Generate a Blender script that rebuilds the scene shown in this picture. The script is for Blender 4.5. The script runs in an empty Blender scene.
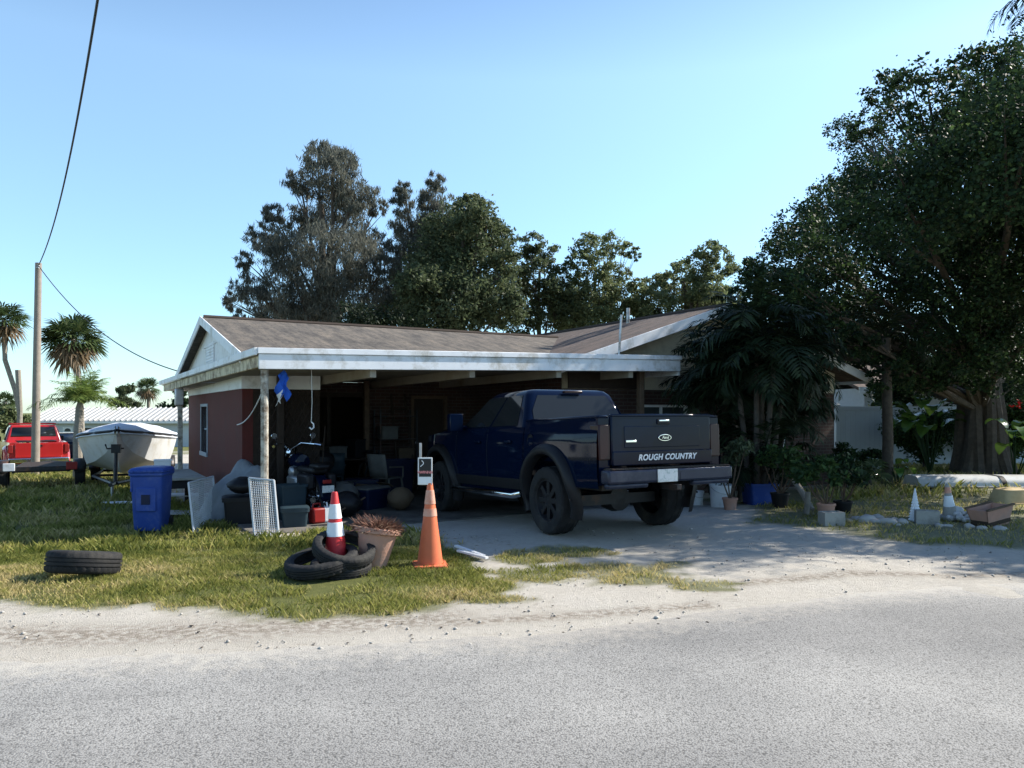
import bpy, math, random
import numpy as np
from mathutils import Vector, Matrix, Euler
R = math.radians
C = bpy.context.scene.collection
SC = bpy.context.scene
# ------------------------------------------------------------------ camera, sky, sun, exposure
F, CX, HY, H = 760.0, 512.0, 412.0, 1.6        # focal length in pixels, image centre, horizon row, eye height
cam = bpy.data.cameras.new('camera'); camo = bpy.data.objects.new('camera', cam); C.objects.link(camo)
cam.sensor_width = 36; cam.lens = F / 1024 * 36; cam.shift_y = (HY - 384) / 1024
cam.clip_start = .05; cam.clip_end = 3000
camo.location = (0, 0, H); camo.rotation_euler = (R(90), 0, 0)
SC.camera = camo
SUN_AZ, SUN_EL = R(71), R(38)                   # azimuth from +Y towards +X
SUND = Vector((math.sin(SUN_AZ)*math.cos(SUN_EL), math.cos(SUN_AZ)*math.cos(SUN_EL), math.sin(SUN_EL)))
w = bpy.data.worlds.new('World'); SC.world = w; w.use_nodes = True
nt = w.node_tree; bg = nt.nodes['Background']
sky = nt.nodes.new('ShaderNodeTexSky'); sky.sky_type = 'NISHITA'; sky.sun_disc = False
sky.sun_elevation = SUN_EL; sky.sun_rotation = SUN_AZ
sky.altitude = 0; sky.air_density = 1.0; sky.dust_density = 0.3; sky.ozone_density = 3.5
tn = nt.nodes.new('ShaderNodeMix'); tn.data_type = 'RGBA'; tn.blend_type = 'MULTIPLY'; tn.inputs[0].default_value = 1; 
tc = nt.nodes.new('ShaderNodeTexCoord'); sp = nt.nodes.new('ShaderNodeSeparateXYZ'); nt.links.new(tc.outputs['Generated'], sp.inputs[0])
rp = nt.nodes.new('ShaderNodeValToRGB'); nt.links.new(sp.outputs[2], rp.inputs[0])
while len(rp.color_ramp.elements) < 4: rp.color_ramp.elements.new(.5)
for i_, (p_, c_) in enumerate(((0, (.66, .82, .90)), (.40, (1.30, 1.28, 1.12)), (.60, (.80, .84, .86)), (1, (.5, .55, .62)))): rp.color_ramp.elements[i_].position = p_; rp.color_ramp.elements[i_].color = (*c_, 1)
nt.links.new(rp.outputs[0], tn.inputs[7])
nt.links.new(sky.outputs[0], tn.inputs[6]); nt.links.new(tn.outputs[2], bg.inputs[0]); bg.inputs[1].default_value = 0.13
sl = bpy.data.lights.new('sun', 'SUN'); sl.energy = 5.0; sl.angle = R(.55); sl.color = (1, .94, .84)
so = bpy.data.objects.new('sun', sl); C.objects.link(so); so.rotation_euler = SUND.to_track_quat('Z', 'Y').to_euler()
SC.view_settings.view_transform = 'Standard'; SC.view_settings.look = 'None'
SC.view_settings.exposure = 0.96; SC.view_settings.gamma = 1

# ------------------------------------------------------------------ helpers
rnd = random.Random(7)
def tag(o, label=None, cat=None, group=None, kind=None):
    if label: o['label'] = label
    if cat: o['category'] = cat
    if group: o['group'] = group
    if kind: o['kind'] = kind
    return o
def thing(name, label, cat, loc=(0, 0, 0), rz=0, group=None, rx=0, ry=0, sc=1):
    o = bpy.data.objects.new(name, None); C.objects.link(o); o.empty_display_size = .2
    o.location = loc; o.rotation_euler = (rx, ry, rz); o.scale = (sc, sc, sc)
    return tag(o, label, cat, group)
def copy_tree(o, parent=None):
    c = o.copy(); C.objects.link(c)
    if parent: c.parent = parent
    for ch in list(o.children): copy_tree(ch, c)
    return c
def at(px, py, D): return Vector(((px-CX)*D/F, D, H + (HY-py)*D/F))
def sst(t): t = max(0., min(1., t)); return t*t*(3-2*t)
HP = Vector((-3.56, 10.7)); HA = R(30); HU = Vector((math.cos(HA), math.sin(HA))); HV = Vector((-math.sin(HA), math.cos(HA)))
def hw(u, v, z=0): p = HP + HU*u + HV*v; return Vector((p.x, p.y, z))
def gz(X, Y):
    v = (X-HP.x)*HV.x + (Y-HP.y)*HV.y
    z = -.14*sst((v+2.7)/3.2)
    z -= .028*max(0., min(Y-11, 70))*sst((-X-3)/5)
    return z
def gp(px, D): X = (px-CX)*D/F; return Vector((X, D, gz(X, D)))

class MB:
    def __init__(s): s.v = []; s.f = []; s.m = []; s.M = Matrix()
    def add(s, vs, fs, mi=0):
        b = len(s.v); s.v += [tuple(s.M @ Vector(p)) for p in vs]
        s.f += [tuple(i+b for i in f) for f in fs]; s.m += [mi]*len(fs); return s
    def box(s, a, b, mi=0, rz=0, rx=0, ry=0):
        a = Vector(a); b = Vector(b); c = (a+b)/2; h = (b-a)/2
        E = Euler((rx, ry, rz)).to_matrix()
        vs = [c + E @ Vector((h.x*i, h.y*j, h.z*k)) for i in (-1, 1) for j in (-1, 1) for k in (-1, 1)]
        return s.add(vs, [(0,1,3,2),(4,6,7,5),(0,4,5,1),(2,3,7,6),(0,2,6,4),(1,5,7,3)], mi)
    def tube(s, pts, rad, n=8, mi=0, cap=True):
        pts = [Vector(p) for p in pts]; N = len(pts)
        if not hasattr(rad, '__len__'): rad = [rad]*N
        vs = []; up = None
        for i, p in enumerate(pts):
            d = (pts[min(i+1, N-1)] - pts[max(i-1, 0)])
            d = d.normalized() if d.length > 1e-9 else Vector((0, 0, 1))
            if up is None: up = Vector((0, 0, 1)) if abs(d.z) < .9 else Vector((1, 0, 0))
            x = d.cross(up); x = x.normalized() if x.length > 1e-6 else Vector((1, 0, 0)); y = x.cross(d); up = y
            for k in range(n):
                a = 2*math.pi*k/n; vs.append(p + (x*math.cos(a) + y*math.sin(a))*rad[i])
        fs = [(i*n+k, i*n+(k+1) % n, (i+1)*n+(k+1) % n, (i+1)*n+k) for i in range(N-1) for k in range(n)]
        if cap: fs += [tuple(range(n-1, -1, -1)), tuple((N-1)*n+k for k in range(n))]
        return s.add(vs, fs, mi)
    def lathe(s, prof, n=24, mi=0, axis='z', c=(0, 0, 0), wob=None):
        vs = []; c = Vector(c)
        for i, (r, z) in enumerate(prof):
            for k in range(n):
                a = 2*math.pi*k/n; rr = r*(1+(wob(i, k) if wob else 0))
                p = (rr*math.cos(a), rr*math.sin(a), z)
                if axis == 'x': p = (z, p[0], p[1])
                if axis == 'y': p = (p[0], z, p[1])
                vs.append(c + Vector(p))
        N = len(prof)
        fs = [(i*n+k, i*n+(k+1) % n, (i+1)*n+(k+1) % n, (i+1)*n+k) for i in range(N-1) for k in range(n)]
        return s.add(vs, fs, mi)
    def prism(s, poly, y0, y1, mi=0, ax=1):          # polygon (a,b) extruded along axis ax (0=x,1=y,2=z)
        def P(a, b, t): return ((t, a, b), (a, t, b), (a, b, t))[ax]
        n = len(poly); vs = [P(a, b, y0) for a, b in poly] + [P(a, b, y1) for a, b in poly]
        fs = [tuple(range(n)), tuple(range(2*n-1, n-1, -1))] + [(k, k+n, (k+1) % n+n, (k+1) % n) for k in range(n)]
        return s.add(vs, fs, mi)
    def grid(s, P, mi=0):
        n = len(P); m = len(P[0]); vs = [q for r in P for q in r]
        return s.add(vs, [(i*m+j, i*m+j+1, (i+1)*m+j+1, (i+1)*m+j) for i in range(n-1) for j in range(m-1)], mi)
    def build(s, name, mats, parent=None, bevel=0, seg=2, smooth=35, solid=0):
        me = bpy.data.meshes.new(name); me.from_pydata(s.v, [], s.f)
        for m in (mats if isinstance(mats, (list, tuple)) else [mats]): me.materials.append(m)
        if isinstance(mats, (list, tuple)): me.polygons.foreach_set('material_index', s.m)
        import bmesh
        bm = bmesh.new(); bm.from_mesh(me); bmesh.ops.recalc_face_normals(bm, faces=bm.faces); bm.to_mesh(me); bm.free()
        if smooth: me.shade_smooth(); me.set_sharp_from_angle(angle=R(smooth))
        o = bpy.data.objects.new(name, me); C.objects.link(o); o.parent = parent
        if solid: md = o.modifiers.new('solid', 'SOLIDIFY'); md.thickness = solid; md.offset = 0
        if bevel:
            md = o.modifiers.new('bevel', 'BEVEL'); md.width = bevel; md.segments = seg; md.limit_method = 'ANGLE'; md.angle_limit = R(40)
        return o
def np_mesh(name, V, Fc, mat, parent=None, tint=None):
    me = bpy.data.meshes.new(name); V = np.asarray(V, np.float32); Fc = np.asarray(Fc, np.int32); k = Fc.shape[1]
    me.vertices.add(len(V)); me.vertices.foreach_set('co', V.ravel())
    me.loops.add(Fc.size); me.loops.foreach_set('vertex_index', Fc.ravel())
    me.polygons.add(len(Fc)); me.polygons.foreach_set('loop_start', np.arange(0, Fc.size, k, dtype=np.int32))
    me.update(calc_edges=True)
    if tint is not None:
        a = me.attributes.new('tint', 'FLOAT', 'FACE'); a.data.foreach_set('value', np.asarray(tint, np.float32))
    me.materials.append(mat)
    o = bpy.data.objects.new(name, me); C.objects.link(o); o.parent = parent
    return o
# ------------------------------------------------------------------ materials
def newmat(name):
    m = bpy.data.materials.new(name); m.use_nodes = True
    return m, m.node_tree, m.node_tree.nodes['Principled BSDF'], m.node_tree.links
def ramp(t, cols):
    r = t.nodes.new('ShaderNodeValToRGB'); e = r.color_ramp.elements
    while len(e) < len(cols): e.new(.5)
    for i, (p, c) in enumerate(cols): e[i].position = p; e[i].color = (*c, 1)
    return r
def noise(t, l, scale, det=5, rough=.6, co=None):
    n = t.nodes.new('ShaderNodeTexNoise'); n.inputs['Scale'].default_value = scale; n.inputs['Detail'].default_value = det
    n.inputs['Roughness'].default_value = rough
    if co is not None: l.new(co, n.inputs['Vector'])
    return n
def pm(name, col, rough=.6, metal=0, var=.18, scale=6, bump=0, bscale=40, coat=0, dirt=None, dirtamt=.4, dscale=3, spec=.28):
    """painted / plain surface with mottling, optional patchy wear of another colour"""
    m, t, b, l = newmat(name); co = t.nodes.new('ShaderNodeTexCoord').outputs['Object']
    n = noise(t, l, scale, 6, .65, co)
    r = ramp(t, [(.25, tuple(c*(1-var) for c in col)), (.75, tuple(min(1, c*(1+var)) for c in col))])
    l.new(n.outputs[0], r.inputs[0]); out = r.outputs[0]
    if dirt:
        n2 = noise(t, l, dscale, 8, .7, co); r2 = ramp(t, [(.5-.22*dirtamt+.08, (0,0,0)), (.62+.1*(1-dirtamt), (1,1,1))])
        l.new(n2.outputs[0], r2.inputs[0]); mx = t.nodes.new('ShaderNodeMix'); mx.data_type = 'RGBA'
        l.new(r2.outputs[0], mx.inputs[0]); l.new(out, mx.inputs[6]); mx.inputs[7].default_value = (*dirt, 1); out = mx.outputs[2]
    l.new(out, b.inputs['Base Color'])
    b.inputs['Roughness'].default_value = rough; b.inputs['Metallic'].default_value = metal
    b.inputs['Specular IOR Level'].default_value = spec
    if coat: b.inputs['Coat Weight'].default_value = coat; b.inputs['Coat Roughness'].default_value = .06
    if bump:
        n3 = noise(t, l, bscale, 6, .6, co); bp = t.nodes.new('ShaderNodeBump'); bp.inputs['Strength'].default_value = bump
        bp.inputs['Distance'].default_value = .02; l.new(n3.outputs[0], bp.inputs['Height']); l.new(bp.outputs[0], b.inputs['Normal'])
    return m
def leafmat(name, c0, c1, c2, trans=.35, rough=.55, spec=.18):
    m, t, b, l = newmat(name)
    a = t.nodes.new('ShaderNodeAttribute'); a.attribute_name = 'tint'
    r = ramp(t, [(0, c0), (.55, c1), (1, c2)]); l.new(a.outputs['Fac'], r.inputs[0]); l.new(r.outputs[0], b.inputs['Base Color'])
    b.inputs['Roughness'].default_value = rough; b.inputs['Specular IOR Level'].default_value = spec
    tr = t.nodes.new('ShaderNodeBsdfTranslucent'); l.new(r.outputs[0], tr.inputs[0])
    mx = t.nodes.new('ShaderNodeMixShader'); mx.inputs[0].default_value = trans
    l.new(b.outputs[0], mx.inputs[1]); l.new(tr.outputs[0], mx.inputs[2]); l.new(mx.outputs[0], t.nodes['Material Output'].inputs[0])
    return m
def glassmat(name, col=(.015, .018, .02), rough=.04):
    m, t, b, l = newmat(name); b.inputs['Base Color'].default_value = (*col, 1); b.inputs['Roughness'].default_value = rough
    b.inputs['Specular IOR Level'].default_value = .35
    return m
def brickmat(name, c1, c2, mortar, sx=1, ax='xz'):
    m, t, b, l = newmat(name); co = t.nodes.new('ShaderNodeTexCoord').outputs['Object']
    sp = t.nodes.new('ShaderNodeSeparateXYZ'); cb = t.nodes.new('ShaderNodeCombineXYZ'); l.new(co, sp.inputs[0])
    l.new(sp.outputs['XYZ'.index(ax[0].upper())], cb.inputs[0]); l.new(sp.outputs[2], cb.inputs[1])
    br = t.nodes.new('ShaderNodeTexBrick'); l.new(cb.outputs[0], br.inputs[0])
    br.inputs['Scale'].default_value = 1; br.inputs['Brick Width'].default_value = .22*sx; br.inputs['Row Height'].default_value = .075*sx
    br.inputs['Mortar Size'].default_value = .008; br.inputs['Color1'].default_value = (*c1, 1); br.inputs['Color2'].default_value = (*c2, 1)
    br.inputs['Mortar'].default_value = (*mortar, 1)
    n = noise(t, l, 2.5, 6, .6, co); r = ramp(t, [(.3, (.65,.65,.65)), (.7, (1.1,1.1,1.1))]); l.new(n.outputs[0], r.inputs[0])
    mx = t.nodes.new('ShaderNodeMix'); mx.data_type = 'RGBA'; mx.blend_type = 'MULTIPLY'; mx.inputs[0].default_value = 1
    l.new(br.outputs[0], mx.inputs[6]); l.new(r.outputs[0], mx.inputs[7]); l.new(mx.outputs[2], b.inputs['Base Color'])
    b.inputs['Roughness'].default_value = .85
    bp = t.nodes.new('ShaderNodeBump'); bp.inputs['Strength'].default_value = .5; bp.inputs['Distance'].default_value = .008; bp.invert = True
    l.new(br.outputs['Fac'], bp.inputs['Height']); l.new(bp.outputs[0], b.inputs['Normal'])
    return m
def shinglemat(name, c1, c2):
    m, t, b, l = newmat(name); co = t.nodes.new('ShaderNodeTexCoord').outputs['UV']
    br = t.nodes.new('ShaderNodeTexBrick'); l.new(co, br.inputs[0])
    br.inputs['Scale'].default_value = 1; br.inputs['Brick Width'].default_value = .3; br.inputs['Row Height'].default_value = .14
    br.inputs['Mortar Size'].default_value = .008; br.inputs['Mortar Smooth'].default_value = .3
    br.inputs['Color1'].default_value = (*c1, 1); br.inputs['Color2'].default_value = (*c2, 1); br.inputs['Mortar'].default_value = (*[c*.45 for c in c1], 1)
    mp = t.nodes.new('ShaderNodeMapping'); mp.inputs['Scale'].default_value = (2.6, .55, 1); l.new(co, mp.inputs[0])
    n = noise(t, l, 1.6, 9, .72, mp.outputs[0]); r = ramp(t, [(.34, (.36,.36,.37)), (.48, (.9,.9,.9)), (.66, (1.55,1.5,1.4))]); l.new(n.outputs[0], r.inputs[0])
    mx = t.nodes.new('ShaderNodeMix'); mx.data_type = 'RGBA'; mx.blend_type = 'MULTIPLY'; mx.inputs[0].default_value = 1
    l.new(br.outputs[0], mx.inputs[6]); l.new(r.outputs[0], mx.inputs[7]); l.new(mx.outputs[2], b.inputs['Base Color'])
    n6 = noise(t, l, 9, 9, .8, co); r6 = ramp(t, [(.35, (.6,.6,.6)), (.65, (1.35,1.35,1.35))]); l.new(n6.outputs[0], r6.inputs[0]); mx2 = t.nodes.new('ShaderNodeMix'); mx2.data_type = 'RGBA'; mx2.blend_type = 'MULTIPLY'; mx2.inputs[0].default_value = 1
    l.new(mx.outputs[2], mx2.inputs[6]); l.new(r6.outputs[0], mx2.inputs[7]); l.new(mx2.outputs[2], b.inputs['Base Color'])
    b.inputs['Roughness'].default_value = .95
    n2 = noise(t, l, 60, 4, .6, co); bp = t.nodes.new('ShaderNodeBump'); bp.inputs['Strength'].default_value = .5; bp.inputs['Distance'].default_value = .01
    l.new(n2.outputs[0], bp.inputs['Height']); l.new(bp.outputs[0], b.inputs['Normal'])
    return m
M = {}
M['white'] = pm('white_paint', (.72,.73,.72), .55, var=.06, dirt=(.42,.40,.34), dirtamt=.25, dscale=1.7)
M['dimwhite'] = pm('grey_frame_paint', (.30,.34,.38), .6, var=.1)  # duller, bluer white than the other window frames
M['fascia'] = pm('fascia_paint', (.74,.76,.78), .5, var=.07, scale=3, dirt=(.42,.40,.35), dirtamt=.32, dscale=2.2)
M['peel'] = pm('peeling_cream_paint', (.62,.55,.38), .7, var=.1, dirt=(.16,.10,.06), dirtamt=.75, dscale=5, bump=.5)
M['postpaint'] = pm('worn_post_paint', (.5,.47,.4), .7, var=.15, dirt=(.13,.09,.06), dirtamt=.8, dscale=9, bump=.4)
M['ceil'] = pm('ceiling_plywood', (.30,.27,.22), .8, var=.12, scale=2.5, dirt=(.22,.18,.13), dirtamt=.5, dscale=1.4)
M['red_wall'] = pm('red_masonry_paint', (.095,.021,.017), .8, var=.15, scale=3, dirt=(.08,.026,.022), dirtamt=.5, dscale=2, bump=.25, bscale=30)
M['cream'] = pm('cream_siding', (.55,.50,.38), .7, var=.08, scale=2, dirt=(.4,.36,.27), dirtamt=.4)
M['brick'] = brickmat('old_brick', (.065,.028,.02), (.045,.02,.016), (.08,.07,.06))
M['brick_side'] = brickmat('old_brick_side', (.065,.028,.02), (.045,.02,.016), (.08,.07,.06), ax='yz')
M['shingle'] = shinglemat('asphalt_shingles', (.112,.096,.08), (.088,.076,.064))
M['shingle_dark'] = shinglemat('dark_shingles', (.105,.075,.06), (.085,.06,.05))
M['slab'] = pm('shade_toned_slab', (.15,.14,.125), .85, var=.25, scale=2, dirt=(.06,.055,.05), dirtamt=.7, dscale=1.2, bump=.2)  # base darkened to imitate deep carport shade, with random blotches
M['concrete'] = pm('concrete', (.34,.33,.30), .9, var=.15, scale=3, dirt=(.2,.19,.17), dirtamt=.5, bump=.3)
M['wood'] = pm('weathered_wood', (.11,.075,.05), .85, var=.3, scale=12, bump=.4)
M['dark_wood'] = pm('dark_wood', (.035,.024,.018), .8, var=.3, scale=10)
M['tyre'] = pm('tyre_rubber', (.018,.018,.019), .8, var=.3, scale=9, bump=.3, bscale=60, dirt=(.045,.042,.036), dirtamt=.35, spec=.25)
M['black'] = pm('black_plastic', (.011,.011,.013), .5, var=.2, spec=.25)
M['black_metal'] = pm('black_metal', (.03,.03,.032), .45, metal=.4, var=.3, dirt=(.10,.05,.03), dirtamt=.3)
M['steel'] = pm('galvanised_steel', (.45,.46,.47), .45, metal=.8, var=.2, dirt=(.2,.15,.11), dirtamt=.25)
M['chrome'] = pm('chrome', (.7,.71,.73), .12, metal=1, var=.04)
M['glass'] = glassmat('dark_glass')
M['window'] = glassmat('window_glass', (.05,.06,.065), .05)
M['truck'] = pm('navy_truck_paint', (.0024,.0066,.022), .06, metal=0, var=.08, dirt=(.004,.008,.02), dirtamt=.2, spec=.15)
M['red_paint'] = pm('red_car_paint', (.42,.018,.018), .25, var=.05, coat=.7)
M['panelwire'] = pm('dull_white_wire', (.50,.53,.56), .5, var=.1)
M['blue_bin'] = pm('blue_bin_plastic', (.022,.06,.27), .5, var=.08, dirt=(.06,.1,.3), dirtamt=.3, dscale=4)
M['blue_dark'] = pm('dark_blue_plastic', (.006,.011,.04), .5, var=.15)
M['orange'] = pm('faded_orange_vinyl', (.60,.15,.065), .55, var=.08, dirt=(.55,.13,.06), dirtamt=.45, dscale=7)
M['redvinyl'] = pm('red_vinyl', (.52,.03,.035), .5, var=.1, dirt=(.36,.03,.03), dirtamt=.4)
M['reflect'] = pm('white_reflective_collar', (.56,.31,.23), .4, var=.1, dirt=(.55,.2,.12), dirtamt=.5, dscale=8)
M['terra'] = pm('terracotta', (.44,.245,.18), .8, var=.12, dirt=(.36,.24,.2), dirtamt=.5, dscale=4, bump=.25)
M['tarp'] = pm('grey_tarp', (.20,.215,.23), .6, var=.25, scale=3, bump=.5, bscale=9)
M['gel'] = pm('gelcoat', (.54,.55,.55), .35, var=.06, dirt=(.4,.38,.33), dirtamt=.4)
M['gel_dark'] = pm('gelcoat_grey', (.34,.34,.33), .4, var=.1)
M['canvas'] = pm('grey_boat_cover', (.50,.53,.58), .8, var=.12, scale=3, bump=.4, bscale=8)
M['cloth_blue'] = pm('blue_flag_cloth', (.02,.10,.48), .8, var=.1)
M['cloth_white'] = pm('white_flag_cloth', (.7,.7,.68), .8, var=.05)
M['palewall'] = pm('pale_house_wall', (.50,.53,.55), .8, var=.06)
M['metalroof'] = pm('ribbed_metal_roof', (.36,.37,.37), .45, metal=.1, var=.1, dirt=(.4,.38,.34), dirtamt=.3, dscale=.6)
M['greywall'] = pm('grey_siding', (.42,.44,.47), .8, var=.06)
M['vinyl'] = pm('white_vinyl', (.50,.54,.56), .5, var=.04)
M['bark'] = pm('grey_bark', (.075,.062,.05), .95, var=.35, scale=8, bump=1, bscale=14)
M['palebark'] = pm('pale_palm_bark', (.24,.215,.18), .95, var=.3, scale=10, bump=.8, bscale=18)
M['polewood'] = pm('utility_pole_wood', (.26,.225,.19), .9, var=.2, scale=5, bump=.5)
M['stone'] = pm('pale_stone', (.38,.36,.33), .9, var=.25, scale=5, bump=.6, bscale=12)
M['whiteplastic'] = pm('white_plastic', (.72,.74,.76), .45, var=.05, dirt=(.5,.5,.47), dirtamt=.3)
M['teal'] = pm('teal_plastic', (.020,.038,.050), .5, var=.1)
M['dimgrey'] = pm('shade_grey_plastic', (.11,.11,.105), .7, var=.2)  # grey kept low to imitate carport shade on pale items
M['redplastic'] = pm('red_plastic', (.24,.015,.013), .45, var=.08)
M['card'] = pm('cardboard', (.10,.07,.045), .85, var=.12)
M['tan'] = pm('tan_fibreglass', (.46,.36,.20), .6, var=.15, dirt=(.3,.22,.1), dirtamt=.4)
M['cable'] = pm('black_cable', (.03,.03,.03), .6, var=.1)
M['straw'] = leafmat('dry_stems', (.09,.04,.03), (.20,.10,.07), (.36,.27,.19), .2)
M['soil'] = pm('dark_soil', (.05,.035,.025), .95, var=.3)
M['yellow'] = pm('yellow_plastic', (.6,.42,.03), .5, var=.1)
M['bumper'] = pm('step_bumper_steel', (.022,.028,.05), .25, metal=.2, var=.15, dirt=(.05,.055,.075), dirtamt=.3, spec=.3)
M['smoke'] = glassmat('smoked_lens', (.02,.003,.004), .3)
M['signblack'] = pm('sign_black', (.02,.02,.022), .5, var=.05)
M['signpale'] = pm('sign_pale_red', (.62,.22,.22), .5, var=.3, scale=60)
M['shell'] = pm('pale_shell', (.55,.54,.52), .7, var=.25, scale=12)
M['plate'] = pm('licence_plate', (.62,.63,.62), .4, var=.08, dirt=(.25,.33,.3), dirtamt=.3, dscale=20)
# foliage
M['leaf_big'] = leafmat('big_tree_leaves', (.012,.024,.011), (.024,.048,.018), (.085,.135,.042), .3)  # palest green imitates sunlit leaf tips, spread at random
M['leaf_cas'] = leafmat('needle_leaves', (.07,.078,.07), (.13,.138,.112), (.20,.19,.15), .48, .7)  # this and the next two greens lightened to imitate haze on far crowns
M['leaf_oak'] = leafmat('oak_leaves', (.05,.068,.036), (.095,.12,.06), (.16,.18,.09), .46)
M['leaf_pale'] = leafmat('pale_leaves', (.085,.108,.05), (.155,.185,.085), (.24,.26,.13), .48)
M['leaf_shrub'] = leafmat('shrub_leaves', (.02,.045,.015), (.045,.085,.025), (.10,.15,.04), .3)
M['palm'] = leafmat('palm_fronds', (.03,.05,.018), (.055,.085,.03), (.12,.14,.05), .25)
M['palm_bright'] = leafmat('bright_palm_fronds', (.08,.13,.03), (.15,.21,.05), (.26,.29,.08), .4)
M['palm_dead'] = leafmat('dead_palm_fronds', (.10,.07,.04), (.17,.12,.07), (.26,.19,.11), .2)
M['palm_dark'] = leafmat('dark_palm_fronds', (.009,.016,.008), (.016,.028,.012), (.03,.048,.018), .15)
M['grassb'] = leafmat('grass_blades', (.085,.11,.022), (.27,.27,.07), (.52,.42,.21), .45, .6)
M['banana'] = leafmat('glossy_broad_leaves', (.05,.11,.02), (.09,.17,.03), (.16,.24,.06), .3, .2, .7)
M['flower'] = leafmat('red_flowers', (.4,.01,.015), (.5,.02,.02), (.55,.04,.04), .2)

# ------------------------------------------------------------------ value noise for masks
def vnoise(x, y, seed=0):
    xi = np.floor(x).astype(np.int64); yi = np.floor(y).astype(np.int64); fx = x-xi; fy = y-yi
    fx = fx*fx*(3-2*fx); fy = fy*fy*(3-2*fy)
    def h(a, b):
        n = (a*374761393 + b*668265263 + seed*974711) & 0x7fffffff; n = ((n ^ (n >> 13))*1274126177) & 0x7fffffff
        return ((n ^ (n >> 16)) & 0xffff)/65535.
    return (h(xi, yi)*(1-fx)+h(xi+1, yi)*fx)*(1-fy) + (h(xi, yi+1)*(1-fx)+h(xi+1, yi+1)*fx)*fy
def fbm(x, y, seed=0, o=4):
    s = 0; a = .5
    for k in range(o): s = s+a*vnoise(x*2**k, y*2**k, seed+k); a *= .5
    return s/(1-.5**o)
def G(px, py): D = F*H/(py-HY); return ((px-CX)*D/F, D)
def sdpoly(X, Y, poly):
    n = len(poly); ins = np.zeros(X.shape, bool); d = np.full(X.shape, 1e9)
    for i in range(n):
        ax, ay = poly[i]; bx, by = poly[(i+1) % n]
        c = ((ay > Y) != (by > Y)) & (X < (bx-ax)*(Y-ay)/(by-ay+1e-12)+ax); ins ^= c
        dx, dy = bx-ax, by-ay; t = np.clip(((X-ax)*dx+(Y-ay)*dy)/(dx*dx+dy*dy), 0, 1)
        d = np.minimum(d, np.hypot(X-ax-t*dx, Y-ay-t*dy))
    return np.where(ins, d, -d)
def h2(u, v): p = hw(u, v); return (p.x, p.y)
LAWN = [(-300, 5.6), (-30, 5.6), (-9, 6.1), G(0,605), G(130,609), G(250,613), G(330,619), G(400,614), G(455,602), G(505,594), G(515,586), G(495,574),
        G(478,560), G(458,550), G(440,540), h2(2.0,-.5), h2(-.15,-.35), h2(-.35,10), h2(-.35,30), h2(8,60), (0, 3000), (-2000, 3000), (-2000, 5.6)]
YARD = [h2(8.3,.2), h2(8.2,-1.6), G(745,523), G(800,528), G(840,531), G(900,541), G(940,545), G(1024,549), G(1200,552), (30, 13), (2000, 20), (2000, 3000), (30, 3000), h2(14,30), h2(14,.8)]
PATCH = [(548,575,1.1,.42), (600,570,1.05,.52), (645,580,.8,.30), (695,588,.4,.14), (575,553,.7,.42), (535,560,.6,.35), (665,575,.45,.16), (720,583,.3,.1), (500,600,.5,.2)]
def grassmask(X, Y):
    n = (fbm(X*1.6, Y*1.6, 3)-.5); n2 = fbm(X*5, Y*5, 9)-.5
    a = np.clip((sdpoly(X, Y, LAWN)+.55*n+.35*n2)/.22+.5, 0, 1)
    b = np.clip((sdpoly(X, Y, YARD)+.5*n+.3*n2)/.3+.5, 0, 1)*.75
    p = np.zeros(X.shape)
    for px, py, rx, ry in PATCH:
        gx, gy = G(px, py); q = 1-np.hypot((X-gx)/rx, (Y-gy)/ry); p = np.maximum(p, np.clip((q+1.1*n+.9*n2)/.4, 0, 1)*.8)
    return np.maximum(np.maximum(a, b), p)
def gzv(X, Y):
    def S(t): t = np.clip(t, 0, 1); return t*t*(3-2*t)
    v = (X-HP.x)*HV.x+(Y-HP.y)*HV.y
    return -.14*S((v+2.7)/3.2) - .028*np.clip(Y-11, 0, 70)*S((-X-3)/5)
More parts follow.
